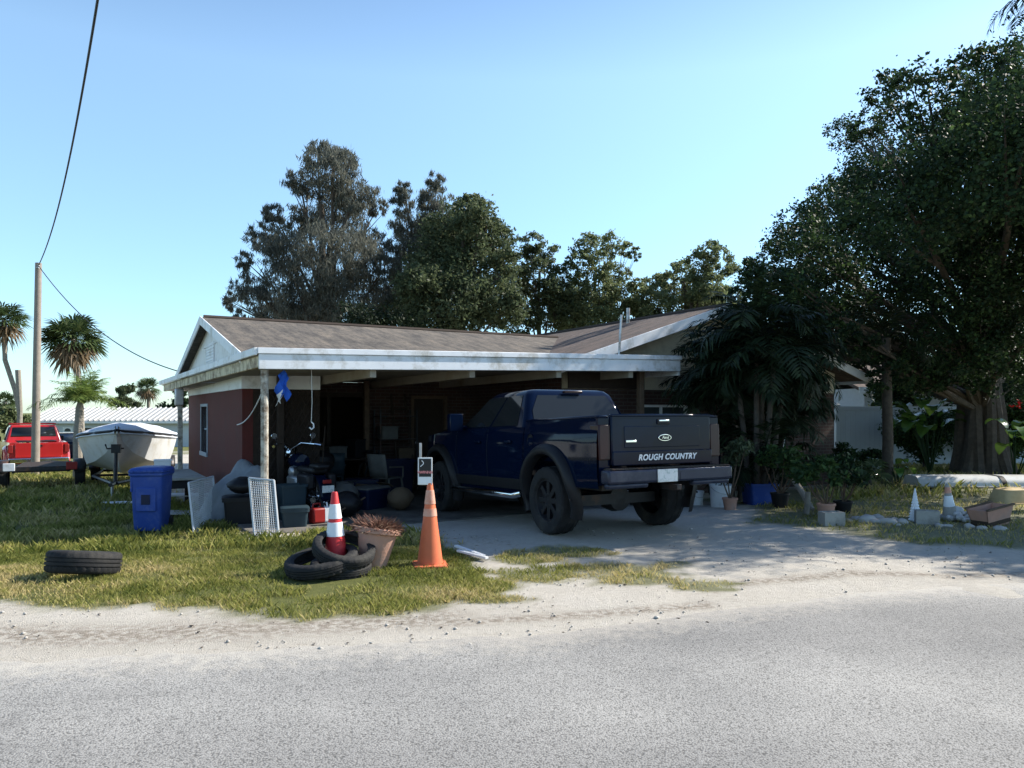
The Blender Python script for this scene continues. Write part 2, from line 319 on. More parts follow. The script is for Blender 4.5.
# ------------------------------------------------------------------ ground
def groundmat():
    m, t, b, l = newmat('ground'); co = t.nodes.new('ShaderNodeTexCoord').outputs['Object']
    a = t.nodes.new('ShaderNodeAttribute'); a.attribute_name = 'grass'
    n1 = noise(t, l, .9, 8, .65, co); n2 = noise(t, l, 14, 8, .7, co); n3 = noise(t, l, 90, 4, .7, co)
    sand = ramp(t, [(.3, (.26,.225,.18)), (.44, (.435,.40,.345)), (.72, (.545,.515,.46))])
    mixn = t.nodes.new('ShaderNodeMix'); mixn.data_type = 'FLOAT'; mixn.inputs[0].default_value = .55
    l.new(n1.outputs[0], mixn.inputs[2]); l.new(n2.outputs[0], mixn.inputs[3]); l.new(mixn.outputs[0], sand.inputs[0])
    spk = ramp(t, [(.30, (.55,.53,.5)), (.42, (1,1,1))]); l.new(n3.outputs[0], spk.inputs[0])
    ms = t.nodes.new('ShaderNodeMix'); ms.data_type = 'RGBA'; ms.blend_type = 'MULTIPLY'; ms.inputs[0].default_value = .6
    l.new(sand.outputs[0], ms.inputs[6]); l.new(spk.outputs[0], ms.inputs[7])
    # damp tyre-track band along the shoulder
    damp = t.nodes.new('ShaderNodeAttribute'); damp.attribute_name = 'damp'
    dm = t.nodes.new('ShaderNodeMath'); dm.operation = 'MULTIPLY'; dr = ramp(t, [(.42, (0,0,0)), (.56, (1,1,1))])
    l.new(n2.outputs[0], dr.inputs[0]); l.new(damp.outputs['Fac'], dm.inputs[0]); l.new(dr.outputs[0], dm.inputs[1])
    md = t.nodes.new('ShaderNodeMix'); md.data_type = 'RGBA'; l.new(dm.outputs[0], md.inputs[0]); l.new(ms.outputs[2], md.inputs[6]); md.inputs[7].default_value = (.235,.20,.16, 1)
    turf = ramp(t, [(.25, (.05,.055,.018)), (.5, (.11,.12,.035)), (.62, (.17,.155,.055)), (.8, (.22,.165,.085))]); l.new(mixn.outputs[0], turf.inputs[0])
    mg = t.nodes.new('ShaderNodeMix'); mg.data_type = 'RGBA'; l.new(a.outputs['Fac'], mg.inputs[0]); l.new(md.outputs[2], mg.inputs[6]); l.new(turf.outputs[0], mg.inputs[7])
    l.new(mg.outputs[2], b.inputs['Base Color']); b.inputs['Roughness'].default_value = .95; b.inputs['Specular IOR Level'].default_value = .2
    bp = t.nodes.new('ShaderNodeBump'); bp.inputs['Strength'].default_value = .7; bp.inputs['Distance'].default_value = .03
    bh = t.nodes.new('ShaderNodeMath'); bh.operation = 'ADD'; l.new(n2.outputs[0], bh.inputs[0]); l.new(n3.outputs[0], bh.inputs[1])
    l.new(bh.outputs[0], bp.inputs['Height']); l.new(bp.outputs[0], b.inputs['Normal'])
    return m
def axis(dense0, dense1, st, lo, hi):
    a = list(np.arange(dense0, dense1, st)); s = st; x = dense1
    while x < hi: a.append(x); s *= 1.22; x += s
    a.append(hi); s = st*1.3; x = dense0-s
    while x > lo: a.insert(0, x); s *= 1.22; x -= s
    a.insert(0, lo); return np.array(a)
gx = axis(-8.5, 8.5, .075, -1500, 1500); gy = axis(4.2, 13.5, .075, -60, 2500)
XX, YY = np.meshgrid(gx, gy, indexing='ij'); ZZ = gzv(XX, YY)
gm = grassmask(XX, YY)
near = np.clip(1-np.abs(YY-8)/9, 0, 1)*(np.abs(XX) < 12)
ZZ = ZZ + near*((fbm(XX*.9, YY*.9, 21)-.5)*.05 + (fbm(XX*4, YY*4, 31)-.5)*.03)*np.clip((YY-5.2)/1.5, 0, 1)
ni, nj = XX.shape; idx = np.arange(ni*nj).reshape(ni, nj)
Fq = np.stack([idx[:-1, :-1], idx[1:, :-1], idx[1:, 1:], idx[:-1, 1:]], -1).reshape(-1, 4)
ground = np_mesh('ground', np.stack([XX, YY, ZZ], -1).reshape(-1, 3), Fq, groundmat()); tag(ground, kind='structure')
at_ = ground.data.attributes.new('grass', 'FLOAT', 'POINT'); at_.data.foreach_set('value', gm.ravel().astype(np.float32))
# damp ruts: bands between road edge and lawn
RUTS = [((-9,5.6), (-3.1,5.42), (-2.2,5.55), (-.6,5.9)), (G(740,583), G(800,578), G(860,573), G(960,576), G(1060,573)), ((-.5,5.75), (.6,6.0), (1.6,6.3))]
dampv = np.zeros(XX.shape)
for rut, wdt in zip(RUTS, (.36, .17, .15)):
    for (ax, ay), (bx, by) in zip(rut[:-1], rut[1:]):
        dx, dy = bx-ax, by-ay; t = np.clip(((XX-ax)*dx+(YY-ay)*dy)/(dx*dx+dy*dy), 0, 1)
        d = np.hypot(XX-ax-t*dx, YY-ay-t*dy); dampv = np.maximum(dampv, np.clip(1.2-d/wdt, 0, 1))
a2 = ground.data.attributes.new('damp', 'FLOAT', 'POINT'); a2.data.foreach_set('value', dampv.ravel().astype(np.float32))
ground.data.shade_smooth()
# road: bleached chip seal
def roadmat():
    m, t, b, l = newmat('road'); co = t.nodes.new('ShaderNodeTexCoord').outputs['Object']
    vo = t.nodes.new('ShaderNodeTexVoronoi'); vo.inputs['Scale'].default_value = 105; l.new(co, vo.inputs['Vector'])
    n1 = noise(t, l, .7, 7, .6, co); n2 = noise(t, l, 60, 5, .75, co)
    c = ramp(t, [(.0, (.325,.32,.31)), (.5, (.285,.28,.27)), (.8, (.135,.132,.127))]); l.new(vo.outputs['Distance'], c.inputs[0])
    c1 = ramp(t, [(.3, (.76,.76,.76)), (.7, (1.12,1.11,1.09))]); l.new(n1.outputs[0], c1.inputs[0])
    c2 = ramp(t, [(.3, (.68,.68,.68)), (.65, (1.15,1.15,1.15))]); l.new(n2.outputs[0], c2.inputs[0])
    m1 = t.nodes.new('ShaderNodeMix'); m1.data_type = 'RGBA'; m1.blend_type = 'MULTIPLY'; m1.inputs[0].default_value = 1
    m2 = t.nodes.new('ShaderNodeMix'); m2.data_type = 'RGBA'; m2.blend_type = 'MULTIPLY'; m2.inputs[0].default_value = 1
    l.new(c.outputs[0], m1.inputs[6]); l.new(c1.outputs[0], m1.inputs[7]); l.new(m1.outputs[2], m2.inputs[6]); l.new(c2.outputs[0], m2.inputs[7])
    # sand blown over the edge
    e = t.nodes.new('ShaderNodeAttribute'); e.attribute_name = 'edge'; n4 = noise(t, l, 9, 10, .8, co)
    ad = t.nodes.new('ShaderNodeMath'); ad.operation = 'ADD'; l.new(e.outputs['Fac'], ad.inputs[0]); l.new(n4.outputs[0], ad.inputs[1])
    er = ramp(t, [(.66, (0,0,0)), (1.0, (.85,.85,.85))]); l.new(ad.outputs[0], er.inputs[0])
    m3 = t.nodes.new('ShaderNodeMix'); m3.data_type = 'RGBA'; l.new(er.outputs[0], m3.inputs[0]); l.new(m2.outputs[2], m3.inputs[6]); m3.inputs[7].default_value = (.42,.39,.34, 1)
    n5 = noise(t, l, .35, 6, .55, co); w5 = t.nodes.new('ShaderNodeTexWave'); w5.inputs['Scale'].default_value = .11; w5.inputs['Distortion'].default_value = 2.5; w5.inputs['Detail'].default_value = 4; w5.bands_direction = 'Y'; l.new(co, w5.inputs['Vector'])
    r5 = ramp(t, [(.2, (.84,.84,.84)), (.8, (1.06,1.06,1.05))]); l.new(w5.outputs[0], r5.inputs[0]); m5 = t.nodes.new('ShaderNodeMix'); m5.data_type = 'RGBA'; m5.blend_type = 'MULTIPLY'; m5.inputs[0].default_value = .8
    l.new(m3.outputs[2], m5.inputs[6]); l.new(r5.outputs[0], m5.inputs[7])
    cr = t.nodes.new('ShaderNodeTexVoronoi'); cr.feature = 'DISTANCE_TO_EDGE'; cr.inputs['Scale'].default_value = .32; nd = noise(t, l, 1.5, 6, .6, co); mv = t.nodes.new('ShaderNodeVectorMath'); mv.operation = 'MULTIPLY_ADD'; l.new(nd.outputs['Color'], mv.inputs[0]); mv.inputs[1].default_value = (1.4, 1.4, 0); l.new(co, mv.inputs[2]); l.new(mv.outputs[0], cr.inputs['Vector'])
    rc = ramp(t, [(.0, (.62,.62,.62)), (.006, (1,1,1))]); l.new(cr.outputs['Distance'], rc.inputs[0]); m6 = t.nodes.new('ShaderNodeMix'); m6.data_type = 'RGBA'; m6.blend_type = 'MULTIPLY'; m6.inputs[0].default_value = .35
    l.new(m5.outputs[2], m6.inputs[6]); l.new(rc.outputs[0], m6.inputs[7])
    st = ramp(t, [(.66, (1,1,1)), (.74, (.72,.72,.72))]); l.new(n5.outputs[0], st.inputs[0]); m7 = t.nodes.new('ShaderNodeMix'); m7.data_type = 'RGBA'; m7.blend_type = 'MULTIPLY'; m7.inputs[0].default_value = 1
    l.new(m6.outputs[2], m7.inputs[6]); l.new(st.outputs[0], m7.inputs[7]); m3 = m7
    l.new(m3.outputs[2], b.inputs['Base Color']); b.inputs['Roughness'].default_value = .85; b.inputs['Specular IOR Level'].default_value = .3
    bp = t.nodes.new('ShaderNodeBump'); bp.inputs['Strength'].default_value = .45; bp.inputs['Distance'].default_value = .006; bp.invert = True
    l.new(vo.outputs['Distance'], bp.inputs['Height']); l.new(bp.outputs[0], b.inputs['Normal'])
    return m
EDGE = [(-60, 2.0), (-20, 3.9), (-9, 4.55), (-3.3, 4.9), G(125,658), G(250,647+5), G(350,645), G(512,637), G(600,630), G(662,621), G(762,606), G(822,596), G(887,592), G(1024,582), (8, 7.9), (20, 10.2), (60, 16)]
ex = np.array([p[0] for p in EDGE]); ey = np.array([p[1] for p in EDGE])
rx = axis(-7, 8, .05, -60, 60); e0 = np.interp(rx, ex, ey); e0 = e0 + (fbm(rx*1.3, rx*0, 5)-.5)*.25*(np.abs(rx) < 12) + (fbm(rx*7, rx*0, 6)-.5)*.10*(np.abs(rx) < 12)
offs = np.array([0, .04, .1, .2, .35, .6, 1.0, 1.6, 2.6, 4.5, 12.])
RX = np.repeat(rx[:, None], len(offs), 1); RY = e0[:, None]-offs[None, :]
RZ = gzv(RX, RY)+.006+.004*np.clip(offs*5, 0, 1)[None, :]
ri = np.arange(RX.size).reshape(RX.shape); Fr = np.stack([ri[:-1, :-1], ri[:-1, 1:], ri[1:, 1:], ri[1:, :-1]], -1).reshape(-1, 4)[:, ::-1]
road = np_mesh('road', np.stack([RX, RY, RZ], -1).reshape(-1, 3), Fr, roadmat()); tag(road, kind='structure')
ea = road.data.attributes.new('edge', 'FLOAT', 'POINT'); ea.data.foreach_set('value', np.repeat(np.clip(.42-offs*.55, 0, .42)[None, :], len(rx), 0).ravel().astype(np.float32))

# grass blades
def blades(name, x0, x1, y0, y1, dens, hmin, hmax, wd, seed, thr=.25):
    r = np.random.default_rng(seed); n = int((x1-x0)*(y1-y0)*dens)
    X = r.uniform(x0, x1, n); Y = r.uniform(y0, y1, n); g = grassmask(X, Y)
    fr = np.abs(X) < (Y*.72+1.0); patchy = fbm(X*1.1, Y*1.1, 44)
    p2 = fbm(X*3.1+5, Y*3.1, 47); keep = (g*(-.10+1.12*patchy+1.3*(p2-.40)) > r.uniform(thr*.6, 1, n)) & fr
    inh = ((X-HP.x)*HU.x+(Y-HP.y)*HU.y > -.1) & ((X-HP.x)*HV.x+(Y-HP.y)*HV.y > -.1) & ((X-HP.x)*HU.x+(Y-HP.y)*HU.y < 14.1)
    keep &= ~inh
    X, Y, g, patchy = X[keep], Y[keep], g[keep], patchy[keep]; n = len(X)
    h = r.uniform(hmin, hmax, n)*(.45+.75*g)*(.6+.8*fbm(X*2.3, Y*2.3, 50)); a = r.uniform(0, 2*np.pi, n); lean = r.uniform(.15, 1.0, n)*h; la = r.uniform(0, 2*np.pi, n)
    Z = gzv(X, Y)-.004
    nr = np.clip(1-np.abs(Y-8)/9, 0, 1)*(np.abs(X) < 12); Z = Z+nr*((fbm(X*.9, Y*.9, 21)-.5)*.05+(fbm(X*4, Y*4, 31)-.5)*.03)*np.clip((Y-5.2)/1.5, 0, 1)
    wx, wy = np.cos(a)*wd*.5, np.sin(a)*wd*.5; tx, ty = np.cos(la)*lean, np.sin(la)*lean
    P = np.stack([np.stack([X-wx, Y-wy, Z], -1), np.stack([X+wx, Y+wy, Z], -1), np.stack([X+tx*.35+wx*.7, Y+ty*.35+wy*.7, Z+h*.6], -1), np.stack([X+tx, Y+ty, Z+h], -1)], 1)
    tint = np.clip(.45+1.5*(fbm(X*.9+9, Y*.9, 61)-.5)+.7*(fbm(X*3+9, Y*3, 63)-.5)+r.normal(0, .16, n)+.5*(1-g)+.25*np.clip((7.6-Y)/2, 0, 1), 0, 1)
    return P.reshape(-1, 3), np.arange(n*4).reshape(-1, 4), tint
parts = [blades('a', -7.5, 1.6, 5.7, 9.0, 7000, .014, .05, .007, 1), blades('b', -9.5, 2.5, 9.0, 13, 1500, .04, .11, .014, 2), blades('c', -20, -2, 13, 30, 260, .06, .14, .03, 3),
         blades('d', .3, 3.4, 6.6, 9.5, 1900, .012, .038, .008, 4), blades('e', 3, 14, 8.5, 14, 800, .02, .08, .011, 5), blades('f', 6, 24, 14, 30, 200, .06, .2, .03, 6)]
off = 0; VV = []; FF = []; TT = []
for a, b, c in parts: VV.append(a); FF.append(b+off); TT.append(c); off += len(a)
tag(np_mesh('grass', np.concatenate(VV), np.concatenate(FF), M['grassb'], tint=np.concatenate(TT)), 'short patchy green and straw coloured lawn grass', 'grass', kind='stuff')
# gravel bits and leaf litter on the sand
def litter(name, n, mat, label, cat, seed, smin, smax, flat):
    r = np.random.default_rng(seed); X = r.uniform(-6, 7.5, n); Y = r.uniform(5.0, 10.5, n); g = grassmask(X, Y)
    e = np.interp(X, ex, ey); k = (Y > e-.25) & (g < .5) & (fbm(X*1.4, Y*1.4, seed) > r.uniform(.3, .75, n)); X, Y = X[k], Y[k]; n = len(X)
    s = r.uniform(smin, smax, n)*r.uniform(.4, 1, n); Z = gzv(X, Y)+.008
    Z = Z+np.clip(1-np.abs(Y-8)/9, 0, 1)*((fbm(X*.9, Y*.9, 21)-.5)*.05+(fbm(X*4, Y*4, 31)-.5)*.03)*np.clip((Y-5.2)/1.5, 0, 1)
    o = np.array([[1,0,0],[0,1,0],[-1,0,0],[0,-1,0],[0,0,flat],[0,0,-flat]]); V = np.stack([X, Y, Z], -1)[:, None]+o[None]*s[:, None, None]*r.uniform(.6, 1.4, (n, 6, 1))
    f = np.array([[0,1,4],[1,2,4],[2,3,4],[3,0,4],[1,0,5],[2,1,5],[3,2,5],[0,3,5]]); Fi = (f[None]+(np.arange(n)*6)[:, None, None]).reshape(-1, 3)
    return tag(np_mesh(name, V.reshape(-1, 3), Fi, mat), label, cat, kind='stuff')
litter('gravel', 2600, M['stone'], 'loose pale gravel scattered over the sandy shoulder', 'gravel', 71, .006, .024, .6)
litter('leaf_litter', 1500, M['dark_wood'], 'dark twigs and dead leaves scattered over the sandy shoulder', 'leaf litter', 72, .006, .022, .25)
# ------------------------------------------------------------------ house with carport
house = thing('house', 'low shingled house with red and brick walls and a wide open carport', 'house', (HP.x, HP.y, 0), HA)
def planeUV(o, udir, vdir):
    me = o.data; uv = me.uv_layers.new(name='UVMap')
    for p in me.polygons:
        for li in p.loop_indices:
            c = me.vertices[me.loops[li].vertex_index].co; uv.data[li].uv = (c.dot(udir), c.dot(vdir))
def roofslab(name, quad, mat, parent, th=.07, udir=(1,0,0), vdir=(0,1,0)):
    q = [Vector(p) for p in quad]; m = MB(); n = len(q); dn = Vector((0, 0, -th))
    m.add(q+[p+dn for p in q], [tuple(range(n)), tuple(range(2*n-1, n-1, -1))]+[(k, k+n, (k+1) % n+n, (k+1) % n) for k in range(n)])
    o = m.build(name, mat, parent, smooth=0); planeUV(o, Vector(udir), Vector(vdir)); return o
def board(m, a, b, hgt, th, out, mi=0):            # plank with its top edge along a-b, thickness towards out
    a = Vector(a); b = Vector(b); o = Vector(out).normalized()*th; d = Vector((0, 0, -hgt))
    m.add([a, b, b+d, a+d, a+o, b+o, b+d+o, a+d+o], [(0,1,2,3),(7,6,5,4),(0,4,5,1),(1,5,6,2),(2,6,7,3),(3,7,4,0)], mi)
RZ0, RZ1, RV0, RV1, RVm = 2.50, 3.52, 1.15, 9.7, 5.42      # main gable roof
WU0, WUA, WU1, WZ0, WZA, WV0, WV1 = 5.2, 9.6, 14.3, 2.42, 3.84, .45, 10.2   # wing roof
mf = roofslab('roof', [(0,RV0,RZ0), (9.2,RV0,RZ0), (9.2,RVm,RZ1), (0,RVm,RZ1)], M['shingle'], house)
roofslab('roof', [(0,RVm,RZ1), (9.2,RVm,RZ1), (9.2,RV1,RZ0), (0,RV1,RZ0)], M['shingle'], house)
roofslab('roof', [(WU0,WV0,WZ0), (WUA,WV0,WZA), (WUA,WV1,WZA), (WU0,WV1,WZ0)], M['shingle_dark'], house, udir=(0,1,0), vdir=(1,0,0))
roofslab('roof', [(WUA,WV0,WZA), (WU1,WV0,WZ0), (WU1,WV1,WZ0), (WUA,WV1,WZA)], M['shingle_dark'], house, udir=(0,1,0), vdir=(1,0,0))
m = MB(); m.tube([(.02,RVm,RZ1+.005),(8.6,RVm,RZ1+.005)], .05, 6); m.tube([(WUA,WV0,WZA+.005),(WUA,WV1,WZA+.005)], .05, 6); m.build('ridge_cap', M['shingle_dark'], mf)
# rake boards
m = MB()
board(m, (-.03,RV0-.02,RZ0+.02), (-.03,RVm,RZ1+.02), .17, .026, (-1,0,0)); board(m, (-.03,RVm,RZ1+.02), (-.03,RV1+.02,RZ0+.02), .17, .026, (-1,0,0))
m.build('rake_board', M['fascia'], house, bevel=.006)
m = MB()
board(m, (WU0-.02,WV0-.03,WZ0+.02), (WUA,WV0-.03,WZA+.02), .2, .026, (0,-1,0)); board(m, (WUA,WV0-.03,WZA+.02), (WU1+.02,WV0-.03,WZ0+.02), .2, .026, (0,-1,0))
board(m, (WU1+.03,WV0,WZ0+.02), (WU1+.03,WV1,WZ0+.02), .16, .026, (1,0,0))
m.build('rake_board', M['fascia'], house, bevel=.006)
# gable end wall (white) and red side wall
m = MB(); m.prism([(1.6,2.32), (9.5,2.32), (9.5,2.48), (RVm,3.42), (1.6,2.5)], .16, .26, ax=0); m.build('gable_board', M['white'], house)
m = MB(); m.box((.158,6.3,2.95), (.14,4.7,2.97)); m.box((.14,4.95,2.6),(.158,5.9,3.0)); 
for k in range(6): m.box((.13,4.98,2.63+k*.06), (.15,5.87,2.645+k*.06), ry=.4)
m.build('gable_vent', M['fascia'], house)
# red wall with a window hole built as pieces
m = MB(); wy0, wy1, wz0, wz1 = 6.5, 7.4, .72, 1.72
m.box((.25,2.6,-.5), (.43,wy0,2.0)); m.box((.25,wy1,-.5), (.43,9.6,2.0)); m.box((.25,wy0,-.5), (.43,wy1,wz0)); m.box((.25,wy0,wz1), (.43,wy1,2.0)); m.build('wall', M['red_wall'], house)
m = MB(); m.box((.431,2.62,-.5),(1.6,2.75,2.0)); m.build('wall', M['dark_wood'], house)
m = MB(); m.box((.235,2.58,2.003), (.45,9.62,2.34)); m.box((.452,2.58,2.003),(1.6,2.76,2.3)); m.build('wall', M['white'], house)
wn = MB(); wn.box((.34,wy0,wz0), (.352,wy1,wz1)); wob = wn.build('window', M['window'], house)
m = MB()
for a, b in (((.235,wy0-.06,wz0-.06),(.36,wy0,wz1+.06)), ((.235,wy1,wz0-.06),(.36,wy1+.06,wz1+.06)), ((.215,wy0-.06,wz0-.09),(.36,wy1+.06,wz0)), ((.235,wy0,wz1),(.36,wy1,wz1+.06)), ((.30,(wy0+wy1)/2-.025,wz0),(.36,(wy0+wy1)/2+.025,wz1)), ((.31,wy0,(wz0+wz1)/2-.02),(.358,wy1,(wz0+wz1)/2+.02))): m.box(a, b)
m.build('frame', M['dimwhite'], wob)
# carport floor, ceiling, beams, flat roof
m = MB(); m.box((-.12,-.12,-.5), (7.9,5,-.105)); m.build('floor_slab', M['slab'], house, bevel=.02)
cz = lambda u, v: 2.24+.022*u-.010*v
m = MB(); m.add([(0.02,.06,cz(0,0)),(7.76,.06,cz(7.8,0)),(7.76,5.2,cz(7.8,5.2)),(-.1,5.2,cz(0,5.2)), (0.02,.06,cz(0,0)+.03),(7.76,.06,cz(7.8,0)+.03),(7.76,5.2,cz(7.8,5.2)+.03),(-.1,5.2,cz(0,5.2)+.03)], [(0,1,2,3),(7,6,5,4),(0,4,5,1),(1,5,6,2),(2,6,7,3),(3,7,4,0)])
m.add([(-.1,5.2,cz(0,5.2)),(.24,5.2,cz(0,5.2)),(.24,10.2,cz(0,10.2)),(-.25,10.2,cz(0,10.2))], [(0,1,2,3)])
m.build('ceiling', M['ceil'], house)
for u in (1.7, 3.4, 5.1, 6.7):
    m = MB(); m.add([(u+a, v, cz(u,v)-z) for v in (.07, 4.98) for a in (-.05, .05) for z in (.002, .15)], [(0,1,3,2),(4,6,7,5),(0,4,5,1),(2,3,7,6),(1,5,7,3),(0,2,6,4)]); m.build('beam', M['ceil'], house)
m = MB(); m.add([(0,0,2.49),(7.8,0,2.665),(7.8,1.7,2.66),(0,1.7,2.47),(0,0,2.3),(7.8,0,2.45),(7.8,1.7,2.45),(0,1.7,2.3)], [(0,1,2,3),(7,6,5,4),(0,4,5,1),(1,5,6,2),(2,6,7,3),(3,7,4,0)]); m.build('carport_roof', M['shingle'], house)
# front fascia: lower board and upper drip edge
def fz(u): return 2.505+.0225*u
m = MB()
for a, b, z0, hgt, y in ((-.03, 7.85, .0, .085, -.055), (-.01, 7.83, -.087, .215, -.03)):
    m.add([(a,y,fz(a)+z0),(b,y,fz(b)+z0),(b,y,fz(b)+z0-hgt),(a,y,fz(a)+z0-hgt),(a,0,fz(a)+z0),(b,0,fz(b)+z0),(b,0,fz(b)+z0-hgt),(a,0,fz(a)+z0-hgt)], [(0,1,2,3),(7,6,5,4),(0,4,5,1),(1,5,6,2),(2,6,7,3),(3,7,4,0)])
m.build('fascia', M['fascia'], house, bevel=.008)
m = MB(); a = Vector((-.03,-.03,fz(0)+.0)); b = Vector((-.30,10.5,2.40))
board(m, a, b, .105, .045, (-1,0,0)); m.build('fascia', M['fascia'], house, bevel=.006)
m = MB(); m.box((7.802,0.002,2.30), (7.85,1.7,2.66)); m.build('fascia', M['fascia'], house, bevel=.006)
m = MB(); board(m, (.06,.0,2.40), (-.2,10.2,2.295), .17, .07, (-1,0,0)); m.build('side_beam', M['peel'], house, bevel=.01)
m = MB(); m.add([(-.04,0,fz(0)-.11),(.03,.05,2.38),(-.22,10.4,2.27),(-.31,10.4,2.29)], [(0,1,2,3)]); m.build('soffit', M['ceil'], house)
# posts
m = MB(); m.lathe([(.055,-.35),(.055,2.2)], 10, c=(.1,.12,0)); m.build('post', M['postpaint'], house)
m = MB(); m.box((-.20,7.75,-.55), (-.10,7.85,2.14)); m.build('post', M['postpaint'], house, bevel=.008)
for u, v, mm in ((.86,2.45,'dark_wood'), (3.13,4.5,'wood'), (7.2,.4,'wood')):
    m = MB(); m.box((u-.055,v-.055,-.3), (u+.055,v+.055,cz(u,v)-.002)); m.build('post', M[mm], house, bevel=.008)
m = MB(); m.box((-.26,7.70,1.75), (-.08,7.9,2.13)); m.build('meter_box', M['steel'], house, bevel=.02)
# recess: lattice screen at the end of the red wall, back wall with openings
m = MB()
for sg_, yy_ in ((1, 2.505), (-1, 2.517)):
    for k in range(-20, 14):
        # slats at 60 degrees clipped to the screen opening (u .5-1.55, z -.1-1.95)
        u0_ = .5+k*.12; pts_ = []
        for j in range(201):
            q_ = j/200; uu_ = u0_+q_*1.2; zz_ = -.1+2.05*q_
            if .5 <= uu_ <= 1.55: pts_.append((uu_ if sg_ > 0 else 2.05-uu_, zz_))
        if len(pts_) > 8: m.tube([(pts_[0][0], yy_, pts_[0][1]), (pts_[-1][0], yy_, pts_[-1][1])], .010, 4)
m.build('lattice_screen', M['dark_wood'], house)
bw = MB(); VB = 5.0
for u0, u1, z0, z1 in ((.44,1.55,-.3,2.22), (1.55,3.35,1.92,2.24), (3.35,4.35,-.3,2.26), (4.35,5.25,1.95,2.28), (5.25,5.85,-.3,2.3)): bw.box((u0,VB,z0), (u1,VB+.16,z1))
bw.build('back_wall', M['brick'], house)
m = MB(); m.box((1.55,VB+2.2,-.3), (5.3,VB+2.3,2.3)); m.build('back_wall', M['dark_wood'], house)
dm_ = MB(); dm_.box((4.42,VB+.05,-.1), (5.18,VB+.1,1.9)); dob = dm_.build('door', M['dark_wood'], house, bevel=.01)
m = MB(); m.box((4.352,VB-.03,-.1),(4.42,VB+.05,1.95)); m.box((5.18,VB-.03,-.1),(5.248,VB+.05,1.95)); m.box((4.352,VB-.03,1.9),(5.248,VB+.05,1.97)); m.build('frame', M['wood'], dob)
m = MB(); m.lathe([(0,-.05),(.03,-.04),(.03,0)], 10, axis='y', c=(4.5,VB+.04,.9)); m.build('handle', M['steel'], dob)
m = MB()
for a, b in (((1.55,VB-.03,-.1),(1.65,VB-.002,1.95)), ((3.25,VB-.03,-.1),(3.35,VB-.002,1.95)), ((1.55,VB-.03,1.92),(3.35,VB-.002,2.02)), ((2.42,VB-.03,-.1),(2.5,VB-.002,1.92))): m.box(a, b)
m.build('opening_trim', M['dark_wood'], house)
# wing: brick front below, cream gable above
W0, W1, WVW = 5.9, 13.7, 1.0
m = MB()
for u0, u1, z0, z1 in ((W0,7.6,-.4,2.05), (7.6,9.0,-.4,.8), (7.6,9.0,1.75,2.05), (9.0,10.3,-.4,2.05), (10.3,12.0,-.4,.75), (10.3,12.0,1.75,2.05), (12.0,W1,-.4,2.05)): m.box((u0,WVW,z0), (u1,WVW+.2,z1))
m.build('wall', M['brick'], house)
m = MB(); m.box((W0,WVW+.202,-.4), (W0+.2,9.8,2.4)); m.box((W1-.2,WVW+.202,-.4), (W1,9.8,2.3)); m.build('wall', M['brick_side'], house)
zl = lambda u: WZ0+(u-WU0)*(WZA-WZ0)/(WUA-WU0)-.08
zr = lambda u: WZA-(u-WUA)*(WZA-WZ0)/(WU1-WUA)-.08
m = MB(); m.prism([(W0,2.053),(W1,2.053),(W1,zr(W1)),(WUA,WZA-.1),(W0,zl(W0))], WVW-.02, WVW+.18, ax=1); m.build('gable_board', M['cream'], house)
for u0, u1, z0, z1 in ((7.6,9.0,.8,1.75), (10.3,12.0,.75,1.75)):
    g = MB(); g.box((u0,WVW+.1,z0), (u1,WVW+.112,z1)); go = g.build('window', M['window'], house); m = MB()
    for a, b in (((u0,WVW+.03,z0),(u0+.05,WVW+.13,z1)), ((u1-.05,WVW+.03,z0),(u1,WVW+.13,z1)), ((u0+.05,WVW+.03,z1-.05),(u1-.05,WVW+.13,z1)), ((u0-.04,WVW-.05,z0-.06),(u1+.04,WVW+.09,z0-.002)), (((u0+u1)/2-.02,WVW+.05,z0),((u0+u1)/2+.02,WVW+.12,z1-.05))): m.box(a, b)
    m.build('frame', M['white'], go)
m = MB(); m.box((W0,WVW-.05,2.056),(7.76,WVW-.023,2.40)); m.build('shade_board', M['dark_wood'], house)  # dark board added over the cream gable to imitate shade under the carport
m = MB(); m.tube([hw(0,0)*0+Vector((6.55,.25,2.5)), (6.62,.25,3.42)], .022, 8); m.build('vent_pipe', M['steel'], house)
m = MB(); m.tube([(9.3,3.4,3.2), (9.3,3.4,4.1)], .045, 8); m.build('vent_pipe', M['steel'], house)
m = MB(); m.box((1.5,-.062,fz(1.5)-.02),(1.52,-.056,fz(1.5)-.3)); 
# ------------------------------------------------------------------ things hung on the carport
def hang(u, v, z): p = hw(u, v, z); return p
t = thing('flag', 'small blue and white flag hanging limp beside the carport corner post', 'flag', hang(.36,.14,2.27), HA)
P = [[(.10*math.sin(i*1.3+j*.5)*.35+(j/5-.5)*.17*(1-.35*abs(i/8-.5)), .03*math.sin(j*1.9+i*.4), -.06-i*.057-.04*abs(j-2)) for j in range(6)] for i in range(9)]
m = MB(); m.grid(P[:7]); m.build('cloth', M['cloth_blue'], t, solid=.004)
m = MB(); m.grid([[(x*.9-.02, y-.01, z) for x, y, z in r[:4]] for r in P[5:]]); m.build('trim', M['cloth_white'], t, solid=.004)
m = MB(); m.tube([(0,0,.02),(.0,0,-.07)], .006, 6); m.build('cord', M['cable'], t)
t = thing('hanging_chain', 'thin hanging rope with a small pale hook at its end under the carport ceiling', 'rope', hang(.82,.3,2.25), HA)
m = MB(); m.tube([(0,0,0),(.01,0,-.5),(0,.01,-.80)], .006, 6); m.build('rope', M['steel'], t)
m = MB(); m.tube([(0,0,-.80),(.03,0,-.83),(.035,0,-.88),(0,0,-.91),(-.03,0,-.88)], .011, 6); m.build('hook', M['whiteplastic'], t)
